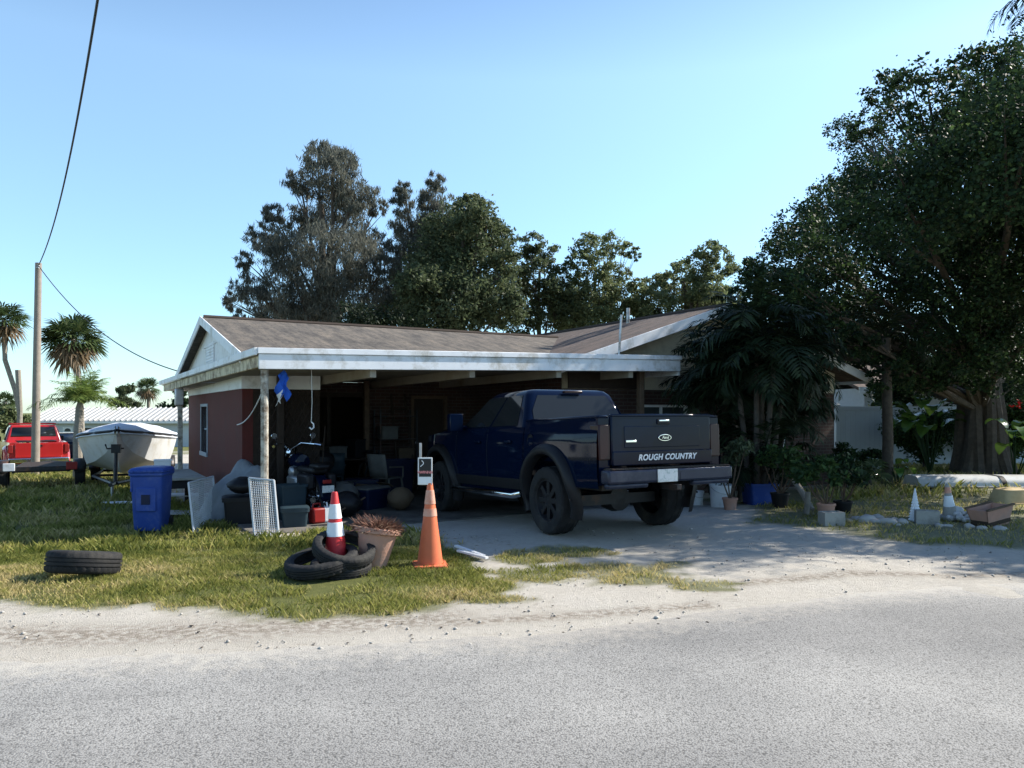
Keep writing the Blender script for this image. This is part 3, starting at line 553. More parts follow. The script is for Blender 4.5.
m = MB(); a = hw(.12,.14,2.0); b = hw(.3,4.0,1.35); pts = []
for k in range(17):
    s = k/16; p = a.lerp(b, s); p.z -= .25*math.sin(math.pi*s)*(1-.3*s); pts.append(p)
m.tube(pts, .010, 6); tag(m.build('slack_rope', M['whiteplastic']), 'pale slack rope drooping from the corner post to the red wall', 'rope')

# ------------------------------------------------------------------ pickup truck
TH = R(28)
truck = thing('pickup_truck', 'lifted navy blue pickup truck with black fender flares backed half out of the carport', 'pickup truck', (1.32, 10.36, gz(1.32,10.36)), 0)
truck.scale = (.975, .985, .99); truck.rotation_euler = Euler((R(-2.1), 0, TH), 'XYZ')
ZP = [(.4,.90),(.5,.935),(.62,.97),(.76,.994),(1.0,1.0),(1.24,.995),(1.36,.978),(1.45,.955),(1.6,.94)]
def sx(z): return float(np.interp(z, [p[0] for p in ZP], [p[1] for p in ZP]))
WB, AR, AZ = 3.68, .57, .50
def bot(y, base):
    z = base
    for yc in (0, WB):
        if abs(y-yc) < AR: z = max(z, AZ+math.sqrt(AR*AR-(y-yc)**2))
    return z
def tap(y): return 1-.13*sst((y-3.9)/.75)-.012*sst((-y-.6)/.6)
def side(mb, s, ys, topf, base, mi=0, rows=12):
    P = []
    for y in ys:
        b0 = bot(y, base(y)); t0 = topf(y); P.append([(s*sx(b0+(t0-b0)*r/rows)*tap(y), y, b0+(t0-b0)*r/rows) for r in range(rows+1)])
    mb.grid(P, mi)
def topcab(y): return 1.43 if y < 2.9 else 1.43-.10*sst((y-2.9)/1.7)
ysb = sorted(set(list(np.linspace(-1.17,.62,30))+[-AR,AR*.999]+list(np.linspace(-AR,AR,24))))
ysb = [y for y in ysb if y <= .62]
ysc = sorted(set(list(np.linspace(.64,4.5,60))+list(np.linspace(WB-AR,WB+AR,24))))
body = MB()
for s in (-1, 1):
    side(body, s, ysc, topcab, lambda y: .55 if y < 4.2 else .62)
# hood, cowl, nose
def hoodz(x, y): return topcab(y)+.03+.10*(1-(abs(x)/.95)**3)*(1-.35*sst((y-3.6)/.9))
body.grid([[(x*.955*tap(y), y, hoodz(x*.95, y)-(.13 if abs(x) == 1 else 0)*0-(.03+.0 if abs(x) == 1 else 0)) for x in np.linspace(-1,1,17)] for y in np.linspace(2.7,4.5,14)])
body.grid([[(x*.955*tap(4.5), 4.5+.05*(1-x*x), z) for x in np.linspace(-1,1,9)] for z in np.linspace(.62,1.36,6)])
body.box((-.93,.645,.5),(.93,.70,1.42))
body.box((-.9,.7,.46),(.9,3.0,.6))
bd = body.build('body', M['truck'], truck, smooth=50)
# cab greenhouse
BZ, TZ = 1.42, 1.93
def ring(t):      # t 0 belt .. 1 roof edge
    w_ = .945+(.735-.945)*t; y0 = .655+(.90-.655)*t; y1 = 2.98+(2.12-2.98)*t; return w_, y0, y1, BZ+(TZ-BZ)*t
def cabpt(sd, a, t, out=0):      # point on cab side planes; a along length 0 rear..1 front
    w_, y0, y1, z = ring(t)
    if sd == 'L': return (-w_-out, y0+(y1-y0)*a, z)
    if sd == 'R': return (w_+out, y0+(y1-y0)*a, z)
    if sd == 'B': return (-w_+2*w_*a, y0-out, z)
    return (-w_+2*w_*a, y1+out, z)
m = MB()
def outline(t, inset=0):
    w_, y0, y1, z = ring(min(t, 1)); w_ -= inset; y0 += inset; y1 -= inset; r = .10; pts = []
    for cx_, cy_, a0 in ((-w_+r,y0+r,180),(w_-r,y0+r,270),(w_-r,y1-r,0),(-w_+r,y1-r,90)):
        for k in range(5): a = R(a0+k*22.5); pts.append((cx_+r*math.cos(a), cy_+r*math.sin(a), z))
    return pts
rings = [outline(0), outline(.5), outline(.94)]
for ins, dz in ((.015,.0),(.05,.035),(.12,.055),(.3,.075),(.6,.085)): rings.append([(x, y, z+dz) for x, y, z in outline(1, ins)])
n = len(rings[0]); vs = [p for r in rings for p in r]
fs = [(i*n+k, i*n+(k+1) % n, (i+1)*n+(k+1) % n, (i+1)*n+k) for i in range(len(rings)-1) for k in range(n)]+[tuple((len(rings)-1)*n+k for k in range(n))]
m.add(vs, fs); m.build('cab', M['truck'], truck, smooth=60)
def pane(sd, quad, name, mat, par, off=.006, sub=1):
    m = MB(); m.add([cabpt(sd, a, t, off) for a, t in quad], [tuple(range(len(quad)))]); return m.build(name, mat, par, smooth=0, solid=.004)
pane('B', [(.08,.10),(.92,.10),(.945,.5),(.90,.93),(.10,.93),(.055,.5)], 'rear_window', M['glass'], truck)
pane('F', [(.05,.06),(.95,.06),(.93,.92),(.07,.92)], 'windscreen', M['glass'], truck)
for s in 'LR':
    pane(s, [(.10,.07),(.47,.07),(.47,.94),(.12,.94)], 'side_window', M['glass'], truck)
    pane(s, [(.50,.07),(.90,.07),(.93,.16),(.955,.94),(.50,.94)], 'side_window', M['glass'], truck)
# door seams and handles, mirrors
for s in (-1, 1):
    for y in (1.78, 2.95):
        m = MB(); m.grid([[(s*(sx(z)+.002)*tap(y), y+d, z) for z in np.linspace(.58,1.42,9)] for d in (-.006,.006)]); m.build('door_seam', M['black'], truck, smooth=0)
    for y in (.95, 1.98):
        m = MB(); m.box((s*(sx(1.22)+.005),y,1.205),(s*(sx(1.22)+.045),y+.2,1.245)); m.build('door_handle', M['truck'], truck, bevel=.012)
    m = MB(); m.tube([(s*.94,2.62,1.46),(s*1.12,2.6,1.47)], .035, 8); m.box((s*1.05,2.53,1.40),(s*1.28,2.66,1.68)); m.build('mirror', M['truck'], truck, bevel=.03)
    m = MB(); m.tube([(s*.99,.72,.50),(s*1.05,.85,.47),(s*1.05,2.95,.47),(s*.99,3.08,.50)], .045, 10)
    m.build('step_bar', M['chrome'], truck)
    # lower rocker panel, dark
    m = MB(); m.grid([[(s*(sx(z)+.004), y, z) for z in (.545,.62,.70)] for y in np.linspace(.66,3.05,12)]); m.build('rocker', M['black'], truck)
# bed
bed = MB()
for s in (-1, 1):
    side(bed, s, ysb, lambda y: 1.525, lambda y: .60 if y > -.6 else .66+.0*y)
    bed.box((s*.80,-1.16,1.0),(s*.84,.6,1.5))
bed.box((-.84,-1.16,.96),(.84,.6,1.0)); bed.box((-.95,.56,.9),(.95,.615,1.52))
for s in (-1, 1): bed.box((s*.80,-1.172,.70),(s*.955,-1.12,1.50))
bed.build('bed', M['truck'], truck, smooth=50)
m = MB()
for s in (-1, 1): m.box((s*.80,-1.17,1.50),(s*.955,.61,1.535))
m.build('bed_rail', M['truck'], truck, bevel=.015)
m = MB(); m.box((-.80,-1.0,.62),(-.65,3.2,.74)); m.box((.65,-1.0,.62),(.80,3.2,.74)); m.box((-.7,-.15,.36),(.7,.15,.50)); m.lathe([(0,-.16),(.17,-.14),(.19,0),(.17,.14),(0,.16)], 14, c=(.1,0,.43), axis='y')
m.tube([(0,0,.44),(0,3.0,.6)], .05, 8); m.box((-.3,2.2,.45),(.3,4.1,.7)); m.build('chassis', M['black_metal'], truck)
# tailgate
tg = MB(); tg.box((-.79,-1.205,.93),(.79,-1.15,1.535)); tgo = tg.build('tailgate', M['truck'], truck, bevel=.018, seg=3)
m = MB(); m.box((-.79,-1.228,.925),(.79,-1.2,1.10)); m.build('lower_lip', M['truck'], tgo, bevel=.012)
m = MB(); m.box((-.60,-1.212,1.14),(.60,-1.2,1.40)); m.build('raised_panel', M['truck'], tgo, bevel=.011, seg=3)
m = MB(); m.box((-.79,-1.215,1.515),(.79,-1.15,1.548)); m.build('top_cap', M['truck'], tgo, bevel=.012)
m = MB(); m.box((-.09,-1.224,1.42),(.11,-1.206,1.485)); m.build('handle', M['black'], tgo, bevel=.012)
m = MB(); m.box((-.07,-1.234,1.455),(.09,-1.222,1.478)); m.build('latch', M['chrome'], tgo, bevel=.006)
def oval(a, b, y0, y1, c): return MB().prism([(c[0]+a*math.cos(k*math.pi/14), c[1]+b*math.sin(k*math.pi/14)) for k in range(28)], y0, y1, ax=1)
em = oval(.105,.044,-1.226,-1.210,(.02,1.255)).build('emblem', M['chrome'], tgo, bevel=.004)
oval(.092,.034,-1.230,-1.2261,(.02,1.255)).build('emblem_field', M['truck'], em)
def text(s, size, mat, name, parent, loc, rot, ext=.004, shear=0, sp=1, bold=.0):
    c = bpy.data.curves.new(name, 'FONT'); c.body = s; c.size = size; c.extrude = ext; c.align_x = 'CENTER'; c.align_y = 'CENTER'; c.shear = shear; c.space_character = sp; c.offset = bold
    o = bpy.data.objects.new(name, c); C.objects.link(o); bpy.context.view_layer.update()
    me = bpy.data.meshes.new_from_object(o.evaluated_get(bpy.context.evaluated_depsgraph_get())); bpy.data.objects.remove(o)
    o = bpy.data.objects.new(name, me); C.objects.link(o); me.materials.clear(); me.materials.append(mat); o.parent = parent; o.location = loc; o.rotation_euler = rot; return o
text('Ford', .052, M['chrome'], 'emblem_script', em, (.02,-1.2315,1.255), (R(90),0,0), .001, .3)
lt = text('ROUGH COUNTRY', .100, M['whiteplastic'], 'lettering', tgo, (.05,-1.231,1.015), (R(90),0,0), .002, .25, 1.08, .003)
m = MB(); m.box((-.58,-1.219,1.205),(-.42,-1.211,1.232)); m.build('badge', M['chrome'], tgo, bevel=.003)
for s in (-1, 1):
    m = MB(); m.box((s*.80,-1.195,1.0),(s*.957,-1.165,1.42)); m.box((s*.945,-1.19,1.0),(s*.965,-1.0,1.42)); m.build('tail_light', M['smoke'], truck, bevel=.015)
bp = MB(); bp.box((-.98,-1.40,.72),(.98,-1.22,.885)); bp.box((-.96,-1.36,.66),(-.35,-1.25,.73)); bp.box((.35,-1.36,.66),(.96,-1.25,.73)); bpo = bp.build('rear_bumper', M['bumper'], truck, bevel=.03, seg=3)
m = MB(); m.box((-.93,-1.395,.887),(.93,-1.225,.897))
for k in range(31): m.box((-.92+k*.06,-1.40,.896),(-.89+k*.06,-1.23,.903))
m.build('step_pad', M['black_metal'], bpo)
m = MB(); m.box((-.26,-1.418,.72),(.05,-1.402,.875)); pl = m.build('licence_plate', M['plate'], truck, bevel=.006)
m = MB(); m.box((-.035,-1.5,.62),(.035,-1.2,.69)); m.build('tow_hitch', M['black_metal'], truck, bevel=.008)
m = MB(); m.box((.1,-1.405,.745),(.9,-1.401,.83)); m.build('reflector_strip', M['bumper'], bpo)
# flares
for s in (-1, 1):
    for yc in (0, WB):
        m = MB(); P = []
        for k in range(25):
            a = R(-22+224*k/24); row = []
            for dr, dx in ((-.015,-.05),(.0,.075),(.03,.095),(.085,.085),(.13,.03),(.135,-.03)):
                rr = AR+dr; z = AZ+rr*math.sin(a); y = yc+rr*math.cos(a); row.append((s*(sx(min(z,1.25))*tap(y)+dx), y, z))
            P.append(row)
        m.grid(P); fo = m.build('fender_flare', M['black'], truck, smooth=50)
        for k in range(7):
            m = MB(); a = R(0+30*k); m.lathe([(0,s*.012),(.014,s*.008),(.016,0)], 8, axis='x', c=(s*(sx(AZ+.06)+.085), yc+(AR+.075)*math.cos(a), AZ+(AR+.075)*math.sin(a)))
            m.build('bolt', M['black_metal'], fo)
# wheels
def wheel(parent, c, r, wd, sgn, rim='black', name='wheel'):
    wo = bpy.data.objects.new(name, None); C.objects.link(wo); wo.parent = parent; wo.location = c
    m = MB(); h = wd/2
    m.lathe([(r*.60,-h*.80),(r*.66,-h*.98),(r*.80,-h*1.03),(r*.93,-h*.95),(r*.985,-h*.8),(r,-h*.5),(r*.985,-h*.47),(r*.985,-h*.1),(r,-h*.08),(r,h*.08),(r*.985,h*.1),(r*.985,h*.47),(r,h*.5),(r*.985,h*.8),(r*.93,h*.95),(r*.80,h*1.03),(r*.66,h*.98),(r*.60,h*.80)], 60, axis='x',
            wob=lambda i, k: (-.022 if (k % 3 == 0 and 4 <= i <= 13 and not 7 <= i <= 10) else 0)+(-.012 if (k % 3 == 1 and 7 <= i <= 10) else 0))
    m.build('tyre', M['tyre'], wo, smooth=30)
    m = MB(); q = sgn
    m.lathe([(r*.61,-q*h*.8),(r*.63,q*h*.78),(r*.58,q*h*.82),(r*.54,q*h*.5),(r*.5,q*h*.35),(r*.2,q*h*.45),(r*.16,q*h*.62),(0,q*h*.64)], 32, axis='x')
    for k in range(8):
        a = 2*math.pi*k/8; m.M = Matrix.Rotation(a, 4, 'X'); m.box((q*h*.38,-.035*r/.45,r*.14),(q*h*.66,.035*r/.45,r*.58))
    m.M = Matrix(); m.build('rim', M[rim], wo, bevel=.006)
    return wo
for s in (-1, 1):
    for yc in (0, WB): wheel(truck, (s*.87, yc, .45), .45, .33, s)
for s in (-1, 1):
    m = MB(); m.box((s*.55,4.44,.98),(s*.83,4.56,1.22)); m.build('headlight', M['window'], truck, bevel=.03)
m = MB(); m.box((-.52,4.50,.95),(.52,4.575,1.24)); m.build('grille', M['chrome'], truck, bevel=.02)
m = MB(); m.box((-.95,4.45,.58),(.95,4.68,.82)); m.build('front_bumper', M['chrome'], truck, bevel=.05, seg=3)
m = MB(); m.box((-.16,.83,1.925),(.16,.90,1.965)); m.build('brake_light', M['smoke'], truck, bevel=.01)
m = MB(); m.tube([(-.15,1.9,2.0),(-.16,1.6,2.11)], .006, 6); 
m = MB(); m.lathe([(0,.012),(.075,.01),(.08,0)], 16, axis='x', c=(-sx(1.2)-.004,.42,1.25)); m.build('fuel_cap', M['black'], truck)
# ------------------------------------------------------------------ trees
def leaf_cloud(blobs, n, size, seed, aspect=.5, sub=.34, kind='leaf', shell=.55, per=26, tb=0.):
    r = np.random.default_rng(seed); B = np.array(blobs, float); wgt = B[:, 3]**1.85; wgt /= wgt.sum()
    bi = r.choice(len(B), n, p=wgt)
    subs = []
    for b in B:
        k = max(7, int(per*(b[3]/B[:, 3].mean())**1.6)); d = r.normal(size=(k, 3)); d /= np.linalg.norm(d, axis=1)[:, None]
        rad = r.uniform(shell**3, 1, k)**(1/3); subs.append(d*rad[:, None]*np.array([1, 1, .85])*b[3])
    off = np.zeros((n, 3)); st = np.zeros(n)
    for i in range(len(B)):
        q = np.where(bi == i)[0]
        if len(q) == 0: continue
        s = r.integers(0, len(subs[i]), len(q)); off[q] = subs[i][s]; st[q] = (s*0.618) % 1
    g = r.normal(size=(n, 3))*.55; g *= np.array([1, 1, .7])
    P = B[bi, :3]+off+g*(B[bi, 3]*sub)[:, None]
    nr = r.normal(size=(n, 3))+np.array([0, 0, .7]); nr /= np.linalg.norm(nr, axis=1)[:, None]
    t = r.normal(size=(n, 3))
    if kind == 'needle': t = t*.45+np.array([0, 0, -.8])
    t -= nr*(t*nr).sum(1)[:, None]*(0 if kind == 'needle' else 1); t /= np.linalg.norm(t, axis=1)[:, None]
    b = np.cross(nr, t); b /= (np.linalg.norm(b, axis=1)[:, None]+1e-9)
    L = size*r.uniform(.6, 1.35, n)[:, None]*.5; Wd = L*aspect
    V = np.stack([P-t*L, P+b*Wd-t*L*.1, P+t*L, P-b*Wd-t*L*.1], 1).reshape(-1, 3)
    tint = np.clip(r.normal(.42, .2, n)+(st-.5)*.45+tb, 0, 1)
    return V, np.arange(4*n).reshape(-1, 4), tint
FLUTE = {'shade_tree'}
def tree(name, label, base, blobs, n, size, lmat, tr, seed, bark='bark', group=None, kind='leaf', aspect=.5, sub=.34, limbs=1., split=None, shell=.55, per=26, lean=None, cat='tree', tb=0.):
    """base world point; blobs world (x,y,z,r); trunk with limbs to every blob"""
    r = random.Random(seed); t = thing(name, label, cat, base, group=group); b0 = Vector(base)
    loc = [(x-b0.x, y-b0.y, z-b0.z, rr) for x, y, z, rr in blobs]
    c = Vector((sum(l[0]*l[3] for l in loc), sum(l[1]*l[3] for l in loc), sum(l[2]*l[3] for l in loc)))/sum(l[3] for l in loc)
    zmin = min(l[2]-l[3]*.4 for l in loc); sp = split if split is not None else max(.6, zmin*.9)
    m = MB(); top = max(l[2] for l in loc)
    main = []; N = 9
    for k in range(N):
        s = k/(N-1); z = s*(c.z+(top-c.z)*.45); f = sst(s*1.1)
        main.append(Vector((c.x*f*.8+r.uniform(-.04,.04)*z*.3, c.y*f*.8+r.uniform(-.04,.04)*z*.3, z)))
    main[0].z = -.35
    m.tube(main, [tr*(1.5 if k == 0 else 1.0)*(1-.75*k/(N-1))+.012 for k in range(N)], 10)
    if name in FLUTE:
        for k in range(11):
            a = 2*math.pi*k/11+r.uniform(-.2,.2); q = r.uniform(.8,1.1); tw = r.uniform(-.4,.4)
            m.tube([main[0]+Vector((math.cos(a)*tr*1.9*q, math.sin(a)*tr*1.9*q, 0))]+[main[0].lerp(main[2], f)+Vector((math.cos(a+tw*f)*tr*rr_f, math.sin(a+tw*f)*tr*rr_f, .1)) for f, rr_f in ((.12,1.25*q),(.4,.95),(.75,.85),(1.15,.62),(1.5,.5))], [.20,.17,.17,.16,.14,.06], 8)
    for x, y, z, rr in loc:
        e = Vector((x, y, z)); zs = max(sp*.8, min(c.z*.9, z*.55)); s0 = zs/(c.z+(top-c.z)*.45)*(N-1); i = min(int(s0), N-2); a = main[i].lerp(main[i+1], min(1, s0-i))
        mid = a.lerp(e, .5)+Vector((r.uniform(-.2,.2), r.uniform(-.2,.2), r.uniform(-.05,.25)))*rr
        rad = tr*.42*limbs*min(1, rr/1.2)**.7
        pts = [a, a.lerp(mid, .55)+Vector((r.uniform(-.1,.1), r.uniform(-.1,.1), 0))*rr, mid, mid.lerp(e, .6)+Vector((0,0,.1*rr)), e]
        m.tube(pts, [rad, rad*.8, rad*.6, rad*.4, rad*.15], 6)
        for q in range(3):
            d = Vector((r.uniform(-1,1), r.uniform(-1,1), r.uniform(-.4,.9))).normalized()*rr*.8
            m.tube([mid.lerp(e, .4), e.lerp(mid, .3)+d*.5, e+d], [rad*.35, rad*.2, rad*.06], 5)
    m.build('trunk', M[bark], t)
    V, Fc, ti = leaf_cloud(loc, n, size, seed, aspect, sub, kind, shell, per, tb)
    np_mesh('crown', V, Fc, M[lmat], t, ti); return t
def pxblobs(bl, D, seed, dj=.55):
    r = random.Random(seed); k = D/F; W = max(b[0]+b[2] for b in bl)-min(b[0]-b[2] for b in bl); out = []
    for b in bl:
        dd = r.uniform(-1, 1)*dj*W*k*.5 if len(b) < 4 else b[3]; p = at(b[0], b[1], D+dd); out.append((p.x, p.y, p.z, b[2]*(D+dd)/F))
    return out
BIG = [(828,205,32),(800,232,30),(782,262,26),(858,190,30),(760,280,22),(1000,120,75),(928,96,42),(885,92,24),(846,132,20),(868,128,18),(905,160,55),(965,185,80),(845,228,52),(806,255,42),(870,275,75),(940,290,85),(768,292,34),(750,270,18),
       (800,312,42),(850,335,40),(905,345,40),(1020,250,90),(1015,345,50),(985,70,36),(1050,150,90),(1080,270,100),(1130,180,100),(1130,330,80),(960,340,50),(1060,60,60),(1200,240,110),(1210,130,90),(830,290,45),(892,205,55),(800,345,26),(835,362,24),(880,372,24),(915,378,22),(760,318,22),(945,385,22),(1000,392,24)]
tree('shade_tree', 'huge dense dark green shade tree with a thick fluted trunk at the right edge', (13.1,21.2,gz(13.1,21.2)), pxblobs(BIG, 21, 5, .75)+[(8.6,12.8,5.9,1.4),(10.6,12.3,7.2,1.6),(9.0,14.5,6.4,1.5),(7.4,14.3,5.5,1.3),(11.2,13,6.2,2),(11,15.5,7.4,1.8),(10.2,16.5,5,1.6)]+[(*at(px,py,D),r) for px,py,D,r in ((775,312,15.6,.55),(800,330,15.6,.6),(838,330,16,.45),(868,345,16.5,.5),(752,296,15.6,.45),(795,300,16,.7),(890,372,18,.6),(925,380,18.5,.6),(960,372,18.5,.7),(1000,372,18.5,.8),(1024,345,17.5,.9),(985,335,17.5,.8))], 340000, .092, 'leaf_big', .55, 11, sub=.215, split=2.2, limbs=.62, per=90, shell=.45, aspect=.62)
CAS_A = [(332,168,30),(318,155,18),(345,160,16),(300,185,18),(355,195,25),(335,215,38),(300,222,22),(275,215,14),(262,238,18),(285,252,30),(335,258,45),(246,262,12),(372,245,20),(252,290,22),(232,302,12),(300,290,42),(350,300,45),(385,268,18),(395,300,25),(270,315,25),(378,208,12),(315,320,35),(240,318,10)]
tree('casuarina_tree', 'tallest feathery grey green pine behind the roof, wide ragged crown', (*at(330,0,36).xy,0), [(x,y,z,r*.92) for x,y,z,r in pxblobs(CAS_A, 36, 21, .5)], 60000, .30, 'leaf_cas', .38, 22, kind='needle', aspect=.13, sub=.20, per=60, split=3, shell=.3)
CAS_B = [(404,190,10),(403,205,13),(408,228,20),(437,182,11),(434,200,17),(440,225,24),(418,250,26),(395,252,14),(425,285,35),(400,290,25),(452,250,22)]
tree('casuarina_tree', 'narrow feathery pine with two spires behind the middle of the roof', (*at(422,0,38).xy,0), pxblobs(CAS_B, 38, 23, .5), 27000, .30, 'leaf_cas', .28, 24, kind='needle', aspect=.13, sub=.24, per=40, split=3, shell=.4)
OAK_C = [(478,222,26),(455,232,30),(494,240,20),(505,262,14),(440,262,34),(480,268,38),(420,285,25),(405,310,20),(455,305,42),(495,305,30),(430,318,28),(468,205,14),(512,300,14)]
tree('cedar_tree', 'dense rounded olive green tree left of the pale sparse trees behind the roof', (*at(462,0,33).xy,0), pxblobs(OAK_C, 33, 25, .6), 46000, .17, 'leaf_oak', .3, 26, sub=.27, per=60, split=2.5, shell=.35)
OAK_D = [(532,243,14),(545,252,14),(522,262,14),(535,275,20),(555,290,16),(525,300,20),(548,315,22),(515,322,18),(566,318,16),(560,300,16),(575,312,18),(512,285,14)]
tree('oak_tree', 'small gappy dark oak behind the roof just right of the rounded tree', (*at(538,0,38).xy,0), pxblobs(OAK_D, 38, 27, .6), 20000, .16, 'leaf_oak', .2, 28, sub=.26, per=34, split=2.5)
OAK_E = [(588,245,15),(575,258,12),(613,245,15),(628,250,9),(636,256,6),(600,262,15),(580,278,14),(616,276,14),(632,280,8),(560,275,14),(600,290,20),(625,300,18),(570,302,22),(645,310,14),(560,295,18),(588,305,24),(612,308,20),(570,320,22),(600,325,25)]
tree('oak_tree', 'sparse pale oak with sky showing through, left of the rooftop mast', (*at(596,0,38).xy,0), pxblobs(OAK_E, 38, 29, .6), 25000, .16, 'leaf_pale', .22, 30, sub=.27, per=30, split=2.5)
OAK_F = [(712,250,14),(700,262,15),(725,265,14),(682,272,13),(690,288,16),(712,288,18),(668,282,12),(650,286,11),(656,305,20),(684,310,24),(712,312,22),(640,298,16),(662,288,16),(700,300,22),(636,306,13),(730,300,18),(640,325,16),(670,328,20)]
tree('oak_tree', 'pale spreading oak behind the right wing, reaching into the big shade tree', (*at(690,0,38).xy,0), pxblobs(OAK_F, 38, 31, .6), 28000, .16, 'leaf_pale', .24, 32, sub=.27, per=30, split=2.5)
for k, (px, py, rp, D, lb) in enumerate(((360,318,24,29,'dark leafy fill behind the roof for the shaded inside of the tallest pine'), (392,325,20,30,'low dark leafy fill behind the roof for the shade between the two feathery pines'))):
    tree('crown_shade_fill', lb, (*at(px,0,D).xy,-.1), pxblobs([(px,py,rp),(px-8,py+14,rp),(px+8,py+16,rp),(px,py+40,rp)], D, 33+k, .6), 7000, .14, 'palm_dark', .12, 34+k, sub=.4, split=.8, cat='shrub')  # near-black foliage added to imitate the shade deep inside the pines
# second tree row behind right, seen under the big crown
for k, (px, D, hgt, wd, n, lb) in enumerate(((965,33,5.0,2.6,9000,'dark green tree behind the grey neighbouring house'), (1060,30,5.5,3,9000,'leafy dark tree beyond the right edge behind the shade tree'), (815,40,6.5,3.2,11000,'bushy tree behind the right wing, beneath the shade tree crown'), (1350,11.7,8.0,2.2,16000,'leafy tree just outside the right edge, shading the right end of the driveway'))):
    p = gp(px, D); r = random.Random(50+k)
    bl = [(p.x+r.uniform(-.7,.7)*wd, p.y+r.uniform(-.5,.5)*wd, p.z+hgt*(.45+.5*r.random()), wd*r.uniform(.35,.6)) for _ in range(9)]
    tree('leafy_tree', lb, p, bl, n, .2, 'leaf_oak', .2, 60+k, sub=.4)
# shrubs: compact leafy plants
def shrub(label, px, D, wd, hgt, n, size, lmat='leaf_shrub', seed=0, name='shrub', group=None, aspect=.5, dz=0, cat='shrub'):
    p = gp(px, D); p.z += dz; r = random.Random(seed+100); bl = []
    for k in range(8):
        a = r.uniform(0, 6.28); q = r.uniform(0, .6); z = r.uniform(.3, .8)
        bl.append((p.x+math.cos(a)*wd*q*.7, p.y+math.sin(a)*wd*q*.6, p.z+hgt*z, min(wd, hgt)*r.uniform(.22,.36)))
    return tree(name, label, p, bl, n, size, lmat, .03+.012*hgt, seed+200, group=group, split=.12*hgt, sub=.42, aspect=aspect, cat=cat)
shrub('dark bush against the brick wing left of the white fence', 845, 17.5, .7, 1.0, 3500, .09, 'leaf_big', 1)
shrub('dark leafy bush in front of the white fence panel, left of the slim trunk', 868, 20.5, .8, .8, 3500, .10, 'leaf_big', 2)
shrub('large dark bush between the slim trunk and the thick trunk', 925, 23, 1.7, 1.9, 9000, .13, 'leaf_shrub', 3)
shrub('dark bush behind the thick trunk on its left side', 960, 24.5, 1.5, 2.1, 7000, .13, 'leaf_big', 4)
shrub('dark bush right of the thick trunk, dotted with red flowers', 1030, 21, 1.3, 2.2, 7000, .12, 'leaf_shrub', 5)
shrub('tall bush behind the white fence, under the shade tree', 895, 27, 2.2, 3.6, 9000, .16, 'leaf_big', 6)
hb = bpy.data.objects.get('shrub.004') or house
r_ = np.random.default_rng(5); p = gp(1024, 20.4)
fl = [(p.x-.25-hb.location.x, p.y-hb.location.y, 1.85-hb.location.z, .16)]
V, Fc, ti = leaf_cloud(fl, 22, .07, 5, .9); np_mesh('flowers', V, Fc, M['flower'], hb, ti)
# ------------------------------------------------------------------ palms
def frond(mb, base, az, el, L, droop, nl=22, ll=.35, wd=.03, mi=0, rad=.012, vang=.5):
    base = Vector(base); pts = [base]; p = base.copy(); N = 10
    for k in range(N):
        s = k/N; e = el-droop*s*s*1.2-droop*.25*s; p = p+Vector((math.cos(az)*math.cos(e), math.sin(az)*math.cos(e), math.sin(e)))*(L/N); pts.append(p.copy())
    mb.tube(pts, [rad*(1-.85*k/N) for k in range(N+1)], 5, mi)
    for k in range(nl):
        s = .16+.84*k/(nl-1); f = s*N; i = min(int(f), N-1); q = pts[i].lerp(pts[i+1], f-i); d = (pts[i+1]-pts[i]).normalized()
        sd = d.cross(Vector((0,0,1))); sd = sd.normalized() if sd.length > .05 else Vector((1,0,0)); up = sd.cross(d)
        l = ll*(math.sin(math.pi*min(1, s*.85+.12))**.6)*rnd.uniform(.85,1.12)
        for sg in (-1, 1):
            t = (sd*sg*.8+d*.55+up*(vang*rnd.uniform(-.5,.9)-.2)).normalized(); w_ = t.cross(up).normalized()*wd*.5; dn = Vector((0,0,-l*.22))
            mb.add([q, q+t*l*.45+w_, q+t*l+dn, q+t*l*.45-w_], [(0,1,2,3)], mi)
def fan(mb, base, d, pet, rad, nseg=15, mi=0, droop=.25, wd=.09):
    base = Vector(base); d = Vector(d).normalized(); e = base+d*pet+Vector((0,0,-.06*pet)); mb.tube([base, base.lerp(e,.5)+Vector((0,0,.03*pet)), e], [.016,.012,.008], 4, mi)
    sd = d.cross(Vector((0,0,1))); sd = sd.normalized() if sd.length > .05 else Vector((1,0,0)); nrm = sd.cross(d)
    ro = rnd.uniform(-.7,.7); sd, nrm = sd*math.cos(ro)+nrm*math.sin(ro), nrm*math.cos(ro)-sd*math.sin(ro)
    for k in range(nseg):
        a = R(-118+236*k/(nseg-1)); t = d*math.cos(a)+sd*math.sin(a)+nrm*.18*abs(math.sin(a)); l = rad*(.72+.28*math.cos(a))*rnd.uniform(.9,1.06)
        w_ = (sd*math.cos(a)-d*math.sin(a))*wd*.5*rad; dn = Vector((0,0,-droop*l))
        mb.add([e, e+t*l*.55+w_+dn*.15, e+t*l+dn, e+t*l*.55-w_+dn*.15], [(0,1,2,3)], mi)
def tri_palm(o, n):   # random tint per face
    me = o.data; a = me.attributes.new('tint', 'FLOAT', 'FACE'); r = np.random.default_rng(n); a.data.foreach_set('value', np.clip(r.normal(.45,.22,len(me.polygons)),0,1).astype(np.float32)); return o
